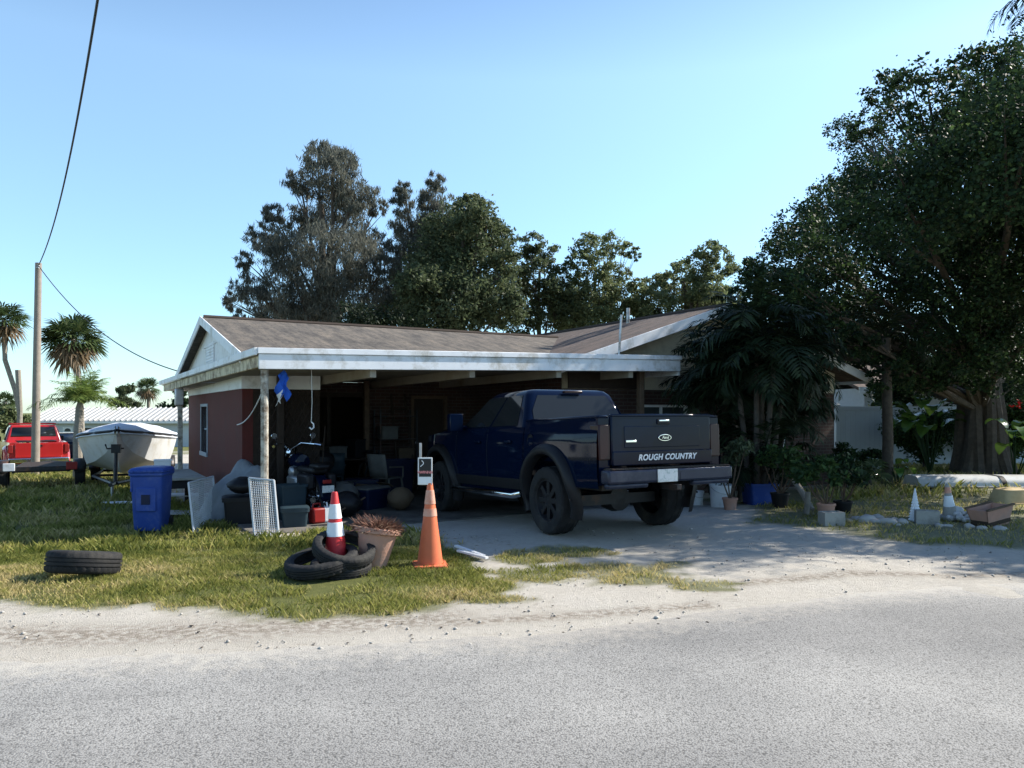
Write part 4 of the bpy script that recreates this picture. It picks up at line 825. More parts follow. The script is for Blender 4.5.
def sabal(label, px, D, py, rp, trunkpts, tw, seed, nf=46, dead=18, group='sabal palms on the skyline'):
    """crown centre at pixel (px,py); trunk through world points"""
    rnd.seed(seed); c = at(px, py, D); rr = rp*D/F; b = trunkpts[0]
    t = thing('sabal_palm', label, 'palm tree', b, group=group); bl = Vector(b); tp = [Vector(q)-bl for q in trunkpts]; tp[0].z = -.3; cl = c-bl; tp.append(cl)
    m = MB(); m.tube(tp, [tw*1.25]+[tw]*(len(tp)-2)+[tw*.9], 10); m.build('trunk', M['palebark'], t)
    m = MB()
    for k in range(nf):
        z = rnd.uniform(-.55, 1); a = rnd.uniform(0, 6.28); d = Vector((math.cos(a)*math.sqrt(1-z*z*.9), math.sin(a)*math.sqrt(1-z*z*.9), z)); fan(m, cl, d, rr*.42, rr*.6, 15, 0, .28, .1)
    tri_palm(m.build('crown', M['palm'], t, smooth=0), seed); m = MB()
    for k in range(dead):
        z = rnd.uniform(-1, -.35); a = rnd.uniform(0, 6.28); h_ = math.sqrt(max(.1, 1-z*z)); d = Vector((math.cos(a)*h_, math.sin(a)*h_, z)); fan(m, cl, d, rr*.4, rr*.58, 12, 0, .5, .1)
    tri_palm(m.build('dead_fronds', M['palm_dead'], t, smooth=0), seed+1); return t
def wp(px, py, D): return at(px, py, D)
sabal('round headed sabal palm rising behind the small bright palm by the boat', 73, 45, 338, 35, [gp(83,45), wp(82,430,45), wp(80,390,45)], .15, 301, nf=60, dead=26)
sabal('sabal palm with a curved trunk at the left edge, cut by the frame', 4, 44, 320, 28, [gp(21,44), wp(20,415,44), wp(15,390,44), wp(5,360,44)], .13, 302)
sabal('short distant sabal palm low at the left edge behind the red pickup', 5, 62, 402, 15, [gp(6,62), wp(6,425,62)], .16, 303, nf=34, dead=16)
sabal('distant sabal palm above the ribbed metal roof near the carport', 148, 92, 388, 15, [gp(149,92), wp(149,420,92)], .2, 304, nf=36, dead=20)
b = gp(18, 40); m = MB(); bb = b
t = thing('dead_palm_trunk', 'bare topless palm trunk standing beside the curved palm', 'dead tree', b); m.tube([(0,0,-.3), Vector(wp(20,410,40))-b, Vector(wp(18,370,40))-b], [.16,.13,.14], 10); m.build('trunk', M['palebark'], t)
# small bright palm between pickup and boat
rnd.seed(77); b = gp(78, 23.6); cl = wp(80, 402, 23.6)-b
t = thing('queen_palm', 'small bright green feathery palm between the red pickup and the boat', 'palm tree', b)
m = MB(); m.tube([(0,0,-.3),(.0,0,.5),(-.02,0,1.2),cl*.92,cl], [.17,.14,.125,.12,.07], 10); m.build('trunk', M['palebark'], t)
m = MB()
for k in range(46): frond(m, cl+Vector((.12,0,-.05)), rnd.uniform(0,6.28), rnd.uniform(.5,1.5), rnd.uniform(.7,1.25), rnd.uniform(.5,1.2), 24, .38, .028)
for a in (2.9, 3.3, .2, 5.9): frond(m, cl, a, .25, 1.6, .9, 26, .36, .03)
tri_palm(m.build('crown', M['palm_bright'], t, smooth=0), 5)
# leafy things on the left skyline
for k, (px, D, py0, py1, wpx, n, lm, lb) in enumerate(((108,86,392,415,14,3500,'leaf_pale','small round tree above the ribbed roof, left of two taller ones'), (124,88,380,412,12,3800,'leaf_oak','thin open tree above the ribbed metal roof'), (136,90,396,414,13,4200,'leaf_oak','low bushy tree left of the distant sabal palm'), (170,88,388,414,15,5000,'leaf_big','dark round tree beside the carport corner, above the metal roof'),
        (14,58,408,440,18,5000,'leaf_pale','yellowish green bush behind the red pickup at left'), (28,62,418,440,14,3500,'leaf_oak','dark bush behind the utility pole'))):
    p = gp(px, D); k_ = D/F; zt = H+(HY-py0)*k_; hh = zt-p.z; r = random.Random(400+k)
    bl = [(p.x+r.uniform(-.6,.6)*wpx*k_, p.y+r.uniform(-1,1), zt-hh*r.uniform(.08,.62)*(.75 if D > 70 else 1), wpx*k_*r.uniform(.28,.45)) for _ in range(8)]
    tree('skyline_tree', lb, p, bl, n, .3, lm, .14, 420+k, sub=.42)
# palm just out of frame at upper right: its fronds hang into the picture
rnd.seed(91); b = gp(1075, 12.6)
t = thing('tall_palm', 'tall palm whose frond tips hang into the upper right corner', 'palm tree', b)
cl = wp(1062, -22, 12.6)-b; m = MB(); m.tube([(0,0,-.3),(.05,0,3),(.0,0,6),cl], [.2,.15,.14,.12], 10); m.build('trunk', M['palebark'], t); m = MB()
for k in range(20):
    frond(m, cl, rnd.uniform(0,6.28), rnd.uniform(-.3,1.2), 1.35, rnd.uniform(.7,1.5), 26, .42, .03)
frond(m, cl, R(178), .22, 1.6, .55, 30, .42, .035); frond(m, cl, R(190), -.55, 1.25, .5, 30, .42, .035); frond(m, cl, R(170), -.25, 1.1, .8, 30, .42, .035)
tri_palm(m.build('crown', M['palm_dark'], t, smooth=0), 9)
# clumping palms in front of the right wing
def clump(label, px, D, stems, hgt, spread, seed, mat='palm_dark', nf=9, L=1.5, group='clumping palms in front of the right wing'):
    rnd.seed(seed); b = gp(px, D); t = thing('clump_palm', label, 'palm', b, group=group); m = MB(); fr = MB()
    for f in range(stems*2): frond(fr, (rnd.uniform(-.4,.4),rnd.uniform(-.3,.3),rnd.uniform(.2,1.3)), rnd.uniform(0,6.28), rnd.uniform(.3,1.3), L*rnd.uniform(.5,.85), rnd.uniform(.8,1.7), 22, .45, .045, rad=.012)
    for k in range(stems):
        a = rnd.uniform(0,6.28); q = rnd.uniform(.1,1)*spread; h_ = hgt*rnd.uniform(.6,1); top = Vector((math.cos(a)*q*1.3, math.sin(a)*q*1.3, h_))
        m.tube([(math.cos(a)*q*.5,math.sin(a)*q*.5,-.2), Vector((math.cos(a)*q*.8,math.sin(a)*q*.8,h_*.5)), top], [.06,.05,.045], 8)
        for f in range(nf): frond(fr, top, rnd.uniform(0,6.28), rnd.uniform(.1,1.35), L*rnd.uniform(.75,1.15), rnd.uniform(.9,1.9), 24, .5, .045, rad=.014)
    m.build('stems', M['bark'], t); tri_palm(fr.build('fronds', M[mat], t, smooth=0), seed); return t
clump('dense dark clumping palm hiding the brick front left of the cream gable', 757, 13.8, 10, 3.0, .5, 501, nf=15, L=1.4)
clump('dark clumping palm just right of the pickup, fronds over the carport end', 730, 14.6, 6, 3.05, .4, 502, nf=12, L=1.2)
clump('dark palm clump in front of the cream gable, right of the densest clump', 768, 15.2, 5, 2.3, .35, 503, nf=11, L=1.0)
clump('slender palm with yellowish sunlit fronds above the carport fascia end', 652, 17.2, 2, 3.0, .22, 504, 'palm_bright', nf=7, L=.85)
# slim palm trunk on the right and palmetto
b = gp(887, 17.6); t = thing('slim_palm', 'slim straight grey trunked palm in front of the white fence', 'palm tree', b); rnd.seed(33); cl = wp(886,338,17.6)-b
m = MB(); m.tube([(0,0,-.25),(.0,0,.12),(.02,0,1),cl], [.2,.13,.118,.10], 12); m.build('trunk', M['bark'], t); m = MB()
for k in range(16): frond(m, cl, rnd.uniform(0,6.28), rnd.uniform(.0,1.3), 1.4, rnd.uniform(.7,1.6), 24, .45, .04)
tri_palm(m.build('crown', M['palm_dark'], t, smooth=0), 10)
rnd.seed(35); b = gp(868, 16.8); t = thing('palmetto', 'low palmetto with shiny fan leaves beside the brick corner', 'palm', b); m = MB()
for k in range(20): a = rnd.uniform(0,6.28); fan(m, (0,0,.25), (math.cos(a), math.sin(a), rnd.uniform(.0,1.3)), .42, .42, 15, 0, .35, .1)
tri_palm(m.build('leaves', leafmat('shiny_palmetto', (.05,.08,.03),(.09,.12,.05),(.18,.2,.1),.25,.22,.8), t, smooth=0), 12)
m = MB(); m.tube([(0,0,-.1),(0,0,.3)], .08, 8); m.build('stem', M['bark'], t)
# broad leaved plants under the shade tree
def broad(label, px, D, n, hgt, ll, seed, group='broad leaved plants by the fence'):
    rnd.seed(seed); b = gp(px, D); t = thing('broad_leaf_plant', label, 'plant', b, group=group); m = MB(); s = MB()
    for k in range(n):
        a = rnd.uniform(0,6.28); e = rnd.uniform(.5,1.3); top = Vector((math.cos(a)*.35*hgt*rnd.random(), math.sin(a)*.35*hgt*rnd.random(), hgt*rnd.uniform(.55,1)))
        s.tube([(0,0,-.05), top*.6, top], [.018,.014,.008], 5); P = []; sd = Vector((-math.sin(a),math.cos(a),0)); p = top.copy()
        for i in range(8):
            f = i/7; w_ = ll*.24*math.sin(math.pi*min(1,.06+f*.94))**.7+.002; el = e-2.0*f; p = p+Vector((math.cos(a)*math.cos(el), math.sin(a)*math.cos(el), math.sin(el)))*ll/7
            P.append([p-sd*w_+Vector((0,0,.25*w_)), p, p+sd*w_+Vector((0,0,.25*w_))])
        m.grid(P)
    tri_palm(m.build('leaves', M['banana'], t), seed); s.build('stems', M['leaf_shrub'], t); return t
broad('broad leaved plant catching sun between the slim palm and the thick trunk', 930, 21.2, 16, 1.9, .95, 601)
broad('low broad leaved plant at the foot of the slim grey palm', 898, 17.4, 8, .55, .4, 602)
broad('broad leaved plant behind the overturned boat hull, right of the thick trunk', 1015, 18.8, 9, 1.3, .7, 603)
# ------------------------------------------------------------------ utility pole and wires
b = gp(35, 26); top = at(38.5, 263, 26)
t = thing('utility_pole', 'tall weathered wooden utility pole behind the empty flat trailer', 'utility pole', b)
m = MB(); m.tube([(0,0,-.5), (top-b)*.5, top-b], [.135,.12,.10], 12); m.build('pole', M['polewood'], t)
m = MB(); m.tube([(top-b)+Vector((.0,-.1,-.18)), (top-b)+Vector((.12,-.15,-.18))], .03, 8); m.lathe([(0,0),(.05,.02),(.03,.05),(.05,.08),(0,.1)], 10, c=(top-b)+Vector((.1,-.15,-.16))); m.build('insulator', M['steel'], t)
def wire(name, a, b_, sag, label, rad=.012, side=0):
    pts = []
    for k in range(41):
        s = k/40; p = a.lerp(b_, s); p.z -= 4*sag*s*(1-s); p.x += side*4*s*(1-s); pts.append(p)
    m = MB(); m.tube(pts, rad, 6); o = m.build(name, M['cable']); return tag(o, label, 'power line')
pt = top+Vector((.1,-.15,-.1))
wire('power_line', pt, at(107, -60, 8.0), .25, 'black overhead wire climbing from the pole to the top edge of the frame', .016, .12)
wire('power_line', pt+Vector((0,0,-.03)), hw(-.02, 9.5, 2.62), .55, 'black service wire sagging from the pole to the white house gable', .014)
# ------------------------------------------------------------------ pale house far left
b = gp(110, 78); kx = 78/F
t = thing('pale_house', 'long pale grey house with a ribbed white metal roof behind the boat', 'house', b)
hx0, hx1 = (36-110)*kx, (215-110)*kx; ze = at(0,421,78).z-b.z; zr_ = at(0,408,80).z-b.z
m = MB(); m.box((hx0,0,-.5), (hx1,7,ze)); m.build('wall', M['palewall'], t)
m = MB(); m.add([(hx0-.4,-.6,ze-.02),(hx1+.4,-.6,ze-.02),(hx1+.4,3.5,zr_),(hx0-.4,3.5,zr_),(hx1+.4,7.6,ze-.02),(hx0-.4,7.6,ze-.02)], [(0,1,2,3),(3,2,4,5)])
n = int((hx1-hx0)/.55)
for k in range(n+1): x = hx0-.3+k*.55; m.add([(x-.06,-.62,ze+.02),(x,-.62,ze+.14),(x+.06,-.62,ze+.02),(x-.06,3.5,zr_+.03),(x,3.5,zr_+.15),(x+.06,3.5,zr_+.03)], [(0,1,4,3),(1,2,5,4),(0,2,1)])
m.build('roof', M['metalroof'], t, solid=.03, smooth=0)
m = MB(); m.box((hx0-.4,-.66,ze-.24),(hx1+.4,-.60,ze-.03)); m.build('fascia', M['white'], t)
dx = (68-110)*kx; m = MB(); m.box((dx-.5,-.06,.05),(dx+.5,-.004,2.1)); do = m.build('door', M['white'], t)
m = MB(); m.prism([(dx+.33*math.cos(R(a)), 1.62+.33*math.sin(R(a))) for a in range(0,181,15)], -.08, -.062, ax=1); m.build('fan_window', M['window'], do)
for x0, x1 in ((-9.2+2.3, -8.0+2.6), (-2.6,-1.0), (2.5,4.2)):
    m = MB(); m.box((x0,-.03,.9),(x1,-.004,2.0)); wo_ = m.build('window', M['window'], t)
    m = MB()
    for a, c in (((x0-.08,-.06,.82),(x0,-.002,2.08)),((x1,-.06,.82),(x1+.08,-.002,2.08)),((x0,-.06,2.0),(x1,-.002,2.08)),((x0,-.06,.82),(x1,-.002,.9))): m.box(a, c)
    m.build('frame', M['white'], wo_)
t = thing('white_house', 'white walled house in the next lot, just beyond the left edge of the frame', 'house', (-31, 29, gz(-31,29)), R(-33))
m = MB(); m.box((-7,-3.5,-.5),(7,3.5,2.6)); m.build('wall', M['white'], t)
m = MB(); m.add([(-7.5,-4,2.55),(7.5,-4,2.55),(7.5,0,3.7),(-7.5,0,3.7),(7.5,4,2.55),(-7.5,4,2.55)], [(0,1,2,3),(3,2,4,5)]); o = m.build('roof', M['shingle'], t, solid=.1, smooth=0); planeUV(o, Vector((1,0,0)), Vector((0,1,0)))
for x0 in (-5.2,-1.8,2.6,4.8):
    for sy_ in (-1, 1): m = MB(); m.box((x0,sy_*3.504,.9),(x0+1.3,sy_*3.53,2.0)); m.build('window', M['window'], t)
for y0_ in (-2.4,.6):
    m = MB(); m.box((7.004,y0_,.9),(7.03,y0_+1.4,2.0)); m.build('window', M['window'], t)
# ------------------------------------------------------------------ grey neighbour house and white fence at right
b = gp(985, 31); t = thing('grey_house', 'grey sided neighbouring house glimpsed under the shade tree behind the white fence', 'house', b, R(6))
m = MB(); m.box((-5.2,0,-.4),(7,8,2.7)); m.build('wall', M['greywall'], t)
for k in range(13): pass
m = MB(); m.add([(-5.8,-.6,2.65),(7.6,-.6,2.65),(7.6,4,4.1),(-5.8,4,4.1),(7.6,8.6,2.65),(-5.8,8.6,2.65)], [(0,1,2,3),(3,2,4,5)]); o = m.build('roof', M['shingle_dark'], t, solid=.12, smooth=0); planeUV(o, Vector((1,0,0)), Vector((0,1,0)))
m = MB(); m.box((-5.8,-.66,2.5),(7.6,-.62,2.72)); m.build('fascia', M['white'], t)
for x0, x1 in ((-3.9,-2.6),(-.6,.9),(2.6,4.0)):
    m = MB(); m.box((x0,-.03,1.0),(x1,-.004,2.1)); wo_ = m.build('window', M['window'], t); m = MB()
    for a, c in (((x0-.09,-.06,.9),(x0,-.002,2.2)),((x1,-.06,.9),(x1+.09,-.002,2.2)),((x0,-.06,2.1),(x1,-.002,2.2)),((x0,-.06,.9),(x1,-.002,1.0)),(((x0+x1)/2-.03,-.05,1.0),((x0+x1)/2+.03,-.031,2.1))): m.box(a, c)
    m.build('frame', M['white'], wo_)
b = Vector((10.4, 24.3, gz(10.4,24.3))); t = thing('vinyl_fence', 'white vinyl privacy fence running behind the slim palm and the shade tree', 'fence', b, R(4))
for k in range(6):
    x = k*2.4; m = MB()
    m.box((x+.065,-.02,.10),(x+2.335,.02,1.88)); 
    for j in range(14): m.box((x+.09+j*.162,-.026,.16),(x+.09+j*.162+.146,.026,1.80))
    m.box((x+.065,-.045,1.80),(x+2.335,.045,1.92)); m.box((x+.065,-.045,.06),(x+2.335,.045,.2)); m.build('panel', M['vinyl'], t, bevel=.004)
for k in range(7):
    x = k*2.4; m = MB(); m.box((x-.063,-.063,-.3),(x+.063,.063,1.97)); m.add([(x-.075,-.075,1.97),(x+.075,-.075,1.97),(x+.075,.075,1.97),(x-.075,.075,1.97),(x,0,2.05)], [(0,1,4),(1,2,4),(2,3,4),(3,0,4),(3,2,1,0)]); m.build('post', M['vinyl'], t)
# ------------------------------------------------------------------ red pickup, dark car
def carshell(t, prof_low, roofp, hw_, mat, glass, L, arch, arch_r=.38):
    """generic shell: prof_low = (y, ztop) list; roofp = (y, z, halfwidth) list for greenhouse"""
    ys = np.linspace(0, L, 60); m = MB()
    for s in (-1, 1):
        P = []
        for y in ys:
            zt = float(np.interp(y, [p[0] for p in prof_low], [p[1] for p in prof_low])); zb = .34
            for yc in arch:
                if abs(y-yc) < arch_r: zb = max(zb, .36+math.sqrt(arch_r**2-(y-yc)**2))
            P.append([(s*hw_*(.93+.07*math.sin(math.pi*min(1,(z-.2)/.9)))*(1-.06*(abs(y-L/2)/(L/2))**4), y, z) for z in np.linspace(zb, max(zb+.02,zt), 8)])
        m.grid(P)
    P = []
    for y in ys:
        zt = float(np.interp(y, [p[0] for p in prof_low], [p[1] for p in prof_low])); P.append([(x*hw_*.955*(1-.06*(abs(y-L/2)/(L/2))**4), y, zt+.03*(1-x*x)) for x in np.linspace(-1,1,9)])
    m.grid(P)
    for y in (0, L):
        zt = float(np.interp(y, [p[0] for p in prof_low], [p[1] for p in prof_low])); m.grid([[(x*hw_*.93, y+(-.03 if y == 0 else .03)*(1-x*x), z) for x in np.linspace(-1,1,7)] for z in np.linspace(.36, zt, 5)])
    m.build('body', mat, t, smooth=50)
b = gp(39, 27.0); t = thing('red_pickup', 'bright red pickup truck parked facing away behind the empty trailer', 'pickup truck', b, R(37)); t.scale = (1.0,1.0,1.0)
LP = 5.2; hwid = .95
m = MB()
carshell(t, [(0,1.10),(1.7,1.12),(1.75,1.10),(3.4,1.08),(5.2,.92)], None, hwid, M['red_paint'], M['glass'], LP, (1.05, 4.2), .42)
y0, y1 = 1.75, 3.5
m.add([(-.9,y0,1.08),(.9,y0,1.08),(.9,y1,1.06),(-.9,y1,1.06),(-.72,y0+.2,1.70),(.72,y0+.2,1.70),(.72,y1-.7,1.70),(-.72,y1-.7,1.70)], [(0,1,5,4),(1,2,6,5),(2,3,7,6),(3,0,4,7),(4,5,6,7)]); m.build('cab', M['red_paint'], t, bevel=.06, seg=3)
def q4(p): m = MB(); m.add(p, [(0,1,2,3)]); return m
q4([(-.76,y0+.04,1.16),(.76,y0+.04,1.16),(.66,y0+.172,1.62),(-.66,y0+.172,1.62)]).build('rear_window', M['glass'], t, solid=.02)
for s in (-1, 1):
    q4([(s*.892,y0+.12,1.14),(s*.892,y1-.15,1.14),(s*.748,y1-.72,1.63),(s*.748,y0+.26,1.63)]).build('side_window', M['glass'], t, solid=.02)
    m = MB(); m.box((s*.78,-.045,.74),(s*.93,.03,1.04)); m.build('tail_light', M['redplastic'], t, bevel=.02)
    for yc in (1.05, 4.2): wheel(t, (s*.80,yc,.37), .37, .24, s)
    m = MB(); P = []
    for k in range(15):
        a = R(0+180*k/14); P.append([(s*(.93+dx), 1.05+rr*math.cos(a), .38+rr*math.sin(a)) for rr, dx in ((.42,.0),(.44,.09),(.52,.10),(.62,.0))])
    m.grid(P); m.build('rear_fender', M['red_paint'], t, smooth=60)
    m = MB(); m.box((s*.95,3.1,1.08),(s*1.12,3.2,1.26)); m.build('mirror', M['black'], t, bevel=.02)
m = MB(); m.box((-.72,-.06,.58),(.72,-.03,1.09)); tgo2 = m.build('tailgate', M['red_paint'], t, bevel=.015); m = MB(); m.box((-.1,-.075,.96),(.1,-.06,1.02)); m.build('handle', M['black'], tgo2)
m = MB(); m.box((-.92,-.19,.40),(.92,-.06,.57)); m.build('rear_bumper', M['chrome'], t, bevel=.03)
m = MB(); m.box((-.6,.2,1.14),(.6,1.6,1.145)); m.build('bed_liner', M['black'], t)
m = MB(); m.box((-.74,y0+.35,1.715),(.74,y0+.45,1.77)); m.box((-.74,y0+.9,1.715),(.74,y0+1.0,1.77)); m.build('roof_rack', M['redplastic'], t, bevel=.01)
b = gp(79, 33); t = thing('dark_sedan', 'dark parked car mostly hidden behind the small bright palm', 'car', b, R(40))
carshell(t, [(0,.92),(1.0,.98),(3.4,.95),(4.5,.72)], None, .88, M['truck'], M['glass'], 4.5, (.85, 3.6), .36)
m = MB(); m.add([(-.8,.7,.95),(.8,.7,.95),(.8,3.3,.93),(-.8,3.3,.93),(-.62,1.3,1.42),(.62,1.3,1.42),(.62,2.5,1.42),(-.62,2.5,1.42)], [(0,1,5,4),(1,2,6,5),(2,3,7,6),(3,0,4,7),(4,5,6,7)]); m.build('cabin', M['truck'], t, bevel=.08, seg=3)
q4([(-.68,.80,1.03),(.68,.80,1.03),(.58,1.24,1.36),(-.58,1.24,1.36)]).build('rear_window', M['window'], t, solid=.03)
for s in (-1, 1):
    q4([(s*.795,1.05,1.02),(s*.795,2.95,1.0),(s*.655,2.45,1.37),(s*.655,1.4,1.37)]).build('side_window', M['window'], t, solid=.03)
    for yc in (.85, 3.6): wheel(t, (s*.76,yc,.32), .32, .2, s)
    m = MB(); m.box((s*.6,-.05,.68),(s*.84,.02,.86)); m.build('tail_light', M['redplastic'], t, bevel=.02)
m = MB(); m.box((-.84,-.1,.34),(.84,.0,.56)); m.build('rear_bumper', M['truck'], t, bevel=.04)
# ------------------------------------------------------------------ empty utility trailer
b = gp(45, 21.2); t = thing('utility_trailer', 'empty dark flat utility trailer parked on the shaded grass at far left', 'trailer', b, R(28))
m = MB()
for s in (-1, 1): m.box((s*.62-.03,-1.4,.44),(s*.62+.03,1.6,.54))
for y in (-1.38,-.4,.6,1.57): m.box((-.59,y-.03,.45),(.59,y+.03,.53))
m.tube([(-.5,1.6,.49),(0,2.7,.49)], .04, 6); m.tube([(.5,1.6,.49),(0,2.7,.49)], .04, 6); m.build('frame', M['black_metal'], t)
m = MB(); m.box((-.75,-1.47,.48),(.75,-1.41,.60)); m.build('rear_beam', M['black_metal'], t, bevel=.01)
for s in (-1, 1):
    wheel(t, (s*.88,0-.9,.34), .34, .24, s)
    m = MB(); P = []
    for k in range(11):
        a = R(10+160*k/10); P.append([(s*.75, -.9+.43*math.cos(a), .36+.40*math.sin(a)), (s*1.02, -.9+.43*math.cos(a), .36+.40*math.sin(a))])
    m.grid(P); m.build('mudguard', M['black_metal'], t, solid=.012)
    m = MB(); m.box((s*.70-.13,-1.52,.50),(s*.70+.13,-1.475,.70)); m.build('light_board', M['whiteplastic' if s < 0 else 'redplastic'], t, bevel=.01)
m = MB(); m.box((-.6,-1.3,.545),(.6,1.5,.56)); m.build('deck', M['dark_wood'], t)
# ------------------------------------------------------------------ boat on trailer
b = Vector((-11.5, 23.3, -.36)); t = thing('motorboat', 'white motorboat under a grey cover, bow towards the street, on a trailer', 'boat', b, R(202))
ST = [(0,1.12,.98,.42,1.30),(1,1.16,1.0,.38,1.30),(2.4,1.18,1.0,.34,1.32),(3.6,1.12,.9,.34,1.37),(4.5,.88,.6,.42,1.43),(5.1,.55,.3,.60,1.48),(5.5,.22,.09,.88,1.52),(5.7,.03,.02,1.25,1.54)]
m = MB(); mats = []
fine = []
for k in range(50):
    y = 5.7*k/49; fine.append([y]+[float(np.interp(y, [q[0] for q in ST], [q[i] for q in ST])) for i in (1,2,3,4)])
def bsec(q, part):
    y, bm_, ch, kz, sz = q; cz_ = kz+.26*(1-.2*y/5.7)+.20*(y/5.7)**3
    if part == 0: return [(0,y,kz),(ch*.5,y,kz+(cz_-kz)*.5),(ch,y,cz_)]
    return [(ch,y,cz_),(ch+(bm_-ch)*.35+.01,y,cz_+(sz-cz_)*.33),(ch+(bm_-ch)*.72+.01,y,cz_+(sz-cz_)*.66),(bm_,y,sz)]
for s in (-1, 1): m.grid([[(s*x, y, z) for x, y, z in bsec(q, 1)] for q in fine])
q = fine[0]; m.add([(-q[2],0,.64),(q[2],0,.64),(q[1],0,q[4]),(-q[1],0,q[4]),(0,0,q[3])], [(0,1,2,3),(4,1,0)])
m.build('hull', M['gel'], t, smooth=30)
m = MB()
for s in (-1, 1): m.grid([[(s*x, y, z) for x, y, z in bsec(q, 0)] for q in fine])
m.build('hull_bottom', M['gel_dark'], t, smooth=30)
m = MB()
for s in (-1, 1): m.tube([(s*(q[1]+.012), q[0], q[4]-.03) for q in fine[::3]]+[(0,5.72,1.53)], .035, 6)
m.build('rub_rail', M['black'], t)
m = MB(); P = []
for q in fine:
    y, bm_, ch, kz, sz = q; hgt = .32*math.sin(math.pi*min(1,max(0,(y+.3)/5.2)))**.5+.02*math.sin(y*5) if y < 4.9 else .22*max(0,(5.7-y)/.8)**.8
    P.append([(x*(bm_+.03), y, sz-.10*(abs(x) > .99)+.01+hgt*(1-abs(x)**2.2)+.015*math.sin(9*x+y*4)*(1-abs(x))) for x in (-1,-.98,-.8,-.55,-.25,0,.25,.55,.8,.98,1)])
m.grid(P); m.build('boat_cover', M['canvas'], t, smooth=60)
m = MB(); m.box((-.25,-.45,.45),(.25,-.02,.62)); m.box((-.2,-.4,.6),(.2,-.05,1.5)); m.box((-.05,-.3,.1),(.05,-.1,.5)); m.build('outboard_motor', M['black'], t, bevel=.04)
bt = thing('boat_trailer', 'dark steel boat trailer with a winch post under the white motorboat', 'trailer', b, R(202))
m = MB()
for s in (-1, 1): m.tube([(s*.75,-.2,.30),(s*.75,3.6,.30),(s*.05,6.3,.32)], .04, 6); m.tube([(s*.5,.2,.30),(s*.5,.2,.44)], .03, 6); m.tube([(s*.45,.1,.50),(s*.45,3.3,.46)], .05, 6)
for y in (0,1.6,3.4): m.tube([(-.75,y,.3),(.75,y,.3)], .035, 6)
m.tube([(-.95,1.2,.28),(.95,1.2,.28)], .03, 6); m.tube([(0,6.2,.32),(0,7.0,.34)], .045, 8); m.build('frame', M['black_metal'], bt)
m = MB(); m.tube([(0,6.05,.3),(0,5.85,1.12)], .045, 8); m.box((-.10,5.70,1.0),(.10,5.95,1.2)); m.tube([(-.16,5.8,1.1),(.2,5.8,1.1),(.22,5.9,1.2)], .02, 6); m.build('winch_post', M['black_metal'], bt)
m = MB(); m.tube([(.0,6.7,.35),(.0,6.7,-.02)], .03, 8); m.build('jack', M['steel'], bt)
for s in (-1, 1):
    wheel(bt, (s*.98,1.2,.3), .3, .2, s)
    m = MB(); P = []
    for k in range(11):
        a = R(5+170*k/10); P.append([(s*.85,1.2+.42*math.cos(a),.3+.38*math.sin(a)),(s*1.10,1.2+.42*math.cos(a),.3+.38*math.sin(a))])
    m.grid(P); m.build('mudguard', M['black_metal'], bt, solid=.012)
# ------------------------------------------------------------------ blue wheeled bin
b = gp(152, 11.1); t = thing('wheelie_bin', 'bright blue wheeled recycling bin standing on the shaded lawn', 'bin', b, R(7))
m = MB(); hb_ = .84
def rr_(w_, d_, z, r=.05):
    out = []
    for cx_, cy_, a0 in ((-w_+r,-d_+r,180),(w_-r,-d_+r,270),(w_-r,d_-r,0),(-w_+r,d_-r,90)):
        for k in range(4): a = R(a0+30*k); out.append((cx_+r*math.cos(a), cy_+r*math.sin(a), z))
    return out
def loft(m, rings, mi=0, cap=True):
    n = len(rings[0]); vs = [p for r in rings for p in r]
    fs = [(i*n+k, i*n+(k+1) % n, (i+1)*n+(k+1) % n, (i+1)*n+k) for i in range(len(rings)-1) for k in range(n)]
    if cap: fs += [tuple(range(n)), tuple((len(rings)-1)*n+k for k in range(n))]
    m.add(vs, fs, mi)
loft(m, [rr_(.225,.24,.03), rr_(.235,.25,.05), rr_(.275,.30,.82), rr_(.30,.325,.83), rr_(.30,.325,.87)])
m.box((-.17,-.305,.32),(.17,-.268,.66)); m.box((-.27,-.30,.60),(-.235,-.26,.84)); m.build('body', M['blue_bin'], t, bevel=.012)
m = MB(); m.box((-.075,-.318,.42),(.075,-.309,.56)); m.build('label_recess', M['blue_dark'], t, bevel=.008); t.scale = (.80, .85, 1.0)
m = MB(); loft(m, [rr_(.305,.33,.872,.06), rr_(.31,.335,.90,.06), rr_(.28,.30,.935,.08), rr_(.18,.2,.95,.08)])
for k in range(5): m.box((-.26+k*.115,-.35,.875),(-.20+k*.115,-.33,.915))
lo = m.build('lid', M['blue_bin'], t, bevel=.008)
m = MB(); m.tube([(-.24,.36,.88),(.24,.36,.88)], .018, 8); m.tube([(-.24,.36,.88),(-.24,.30,.85)], .016, 6); m.tube([(.24,.36,.88),(.24,.30,.85)], .016, 6); m.build('handle', M['blue_bin'], t)
for s in (-1, 1):
    m = MB(); m.lathe([(0,-.03),(.09,-.03),(.10,-.02),(.10,.02),(.09,.03),(0,.03)], 20, axis='x', c=(s*.24,.25,.10)); m.build('wheel', M['tyre'], t)
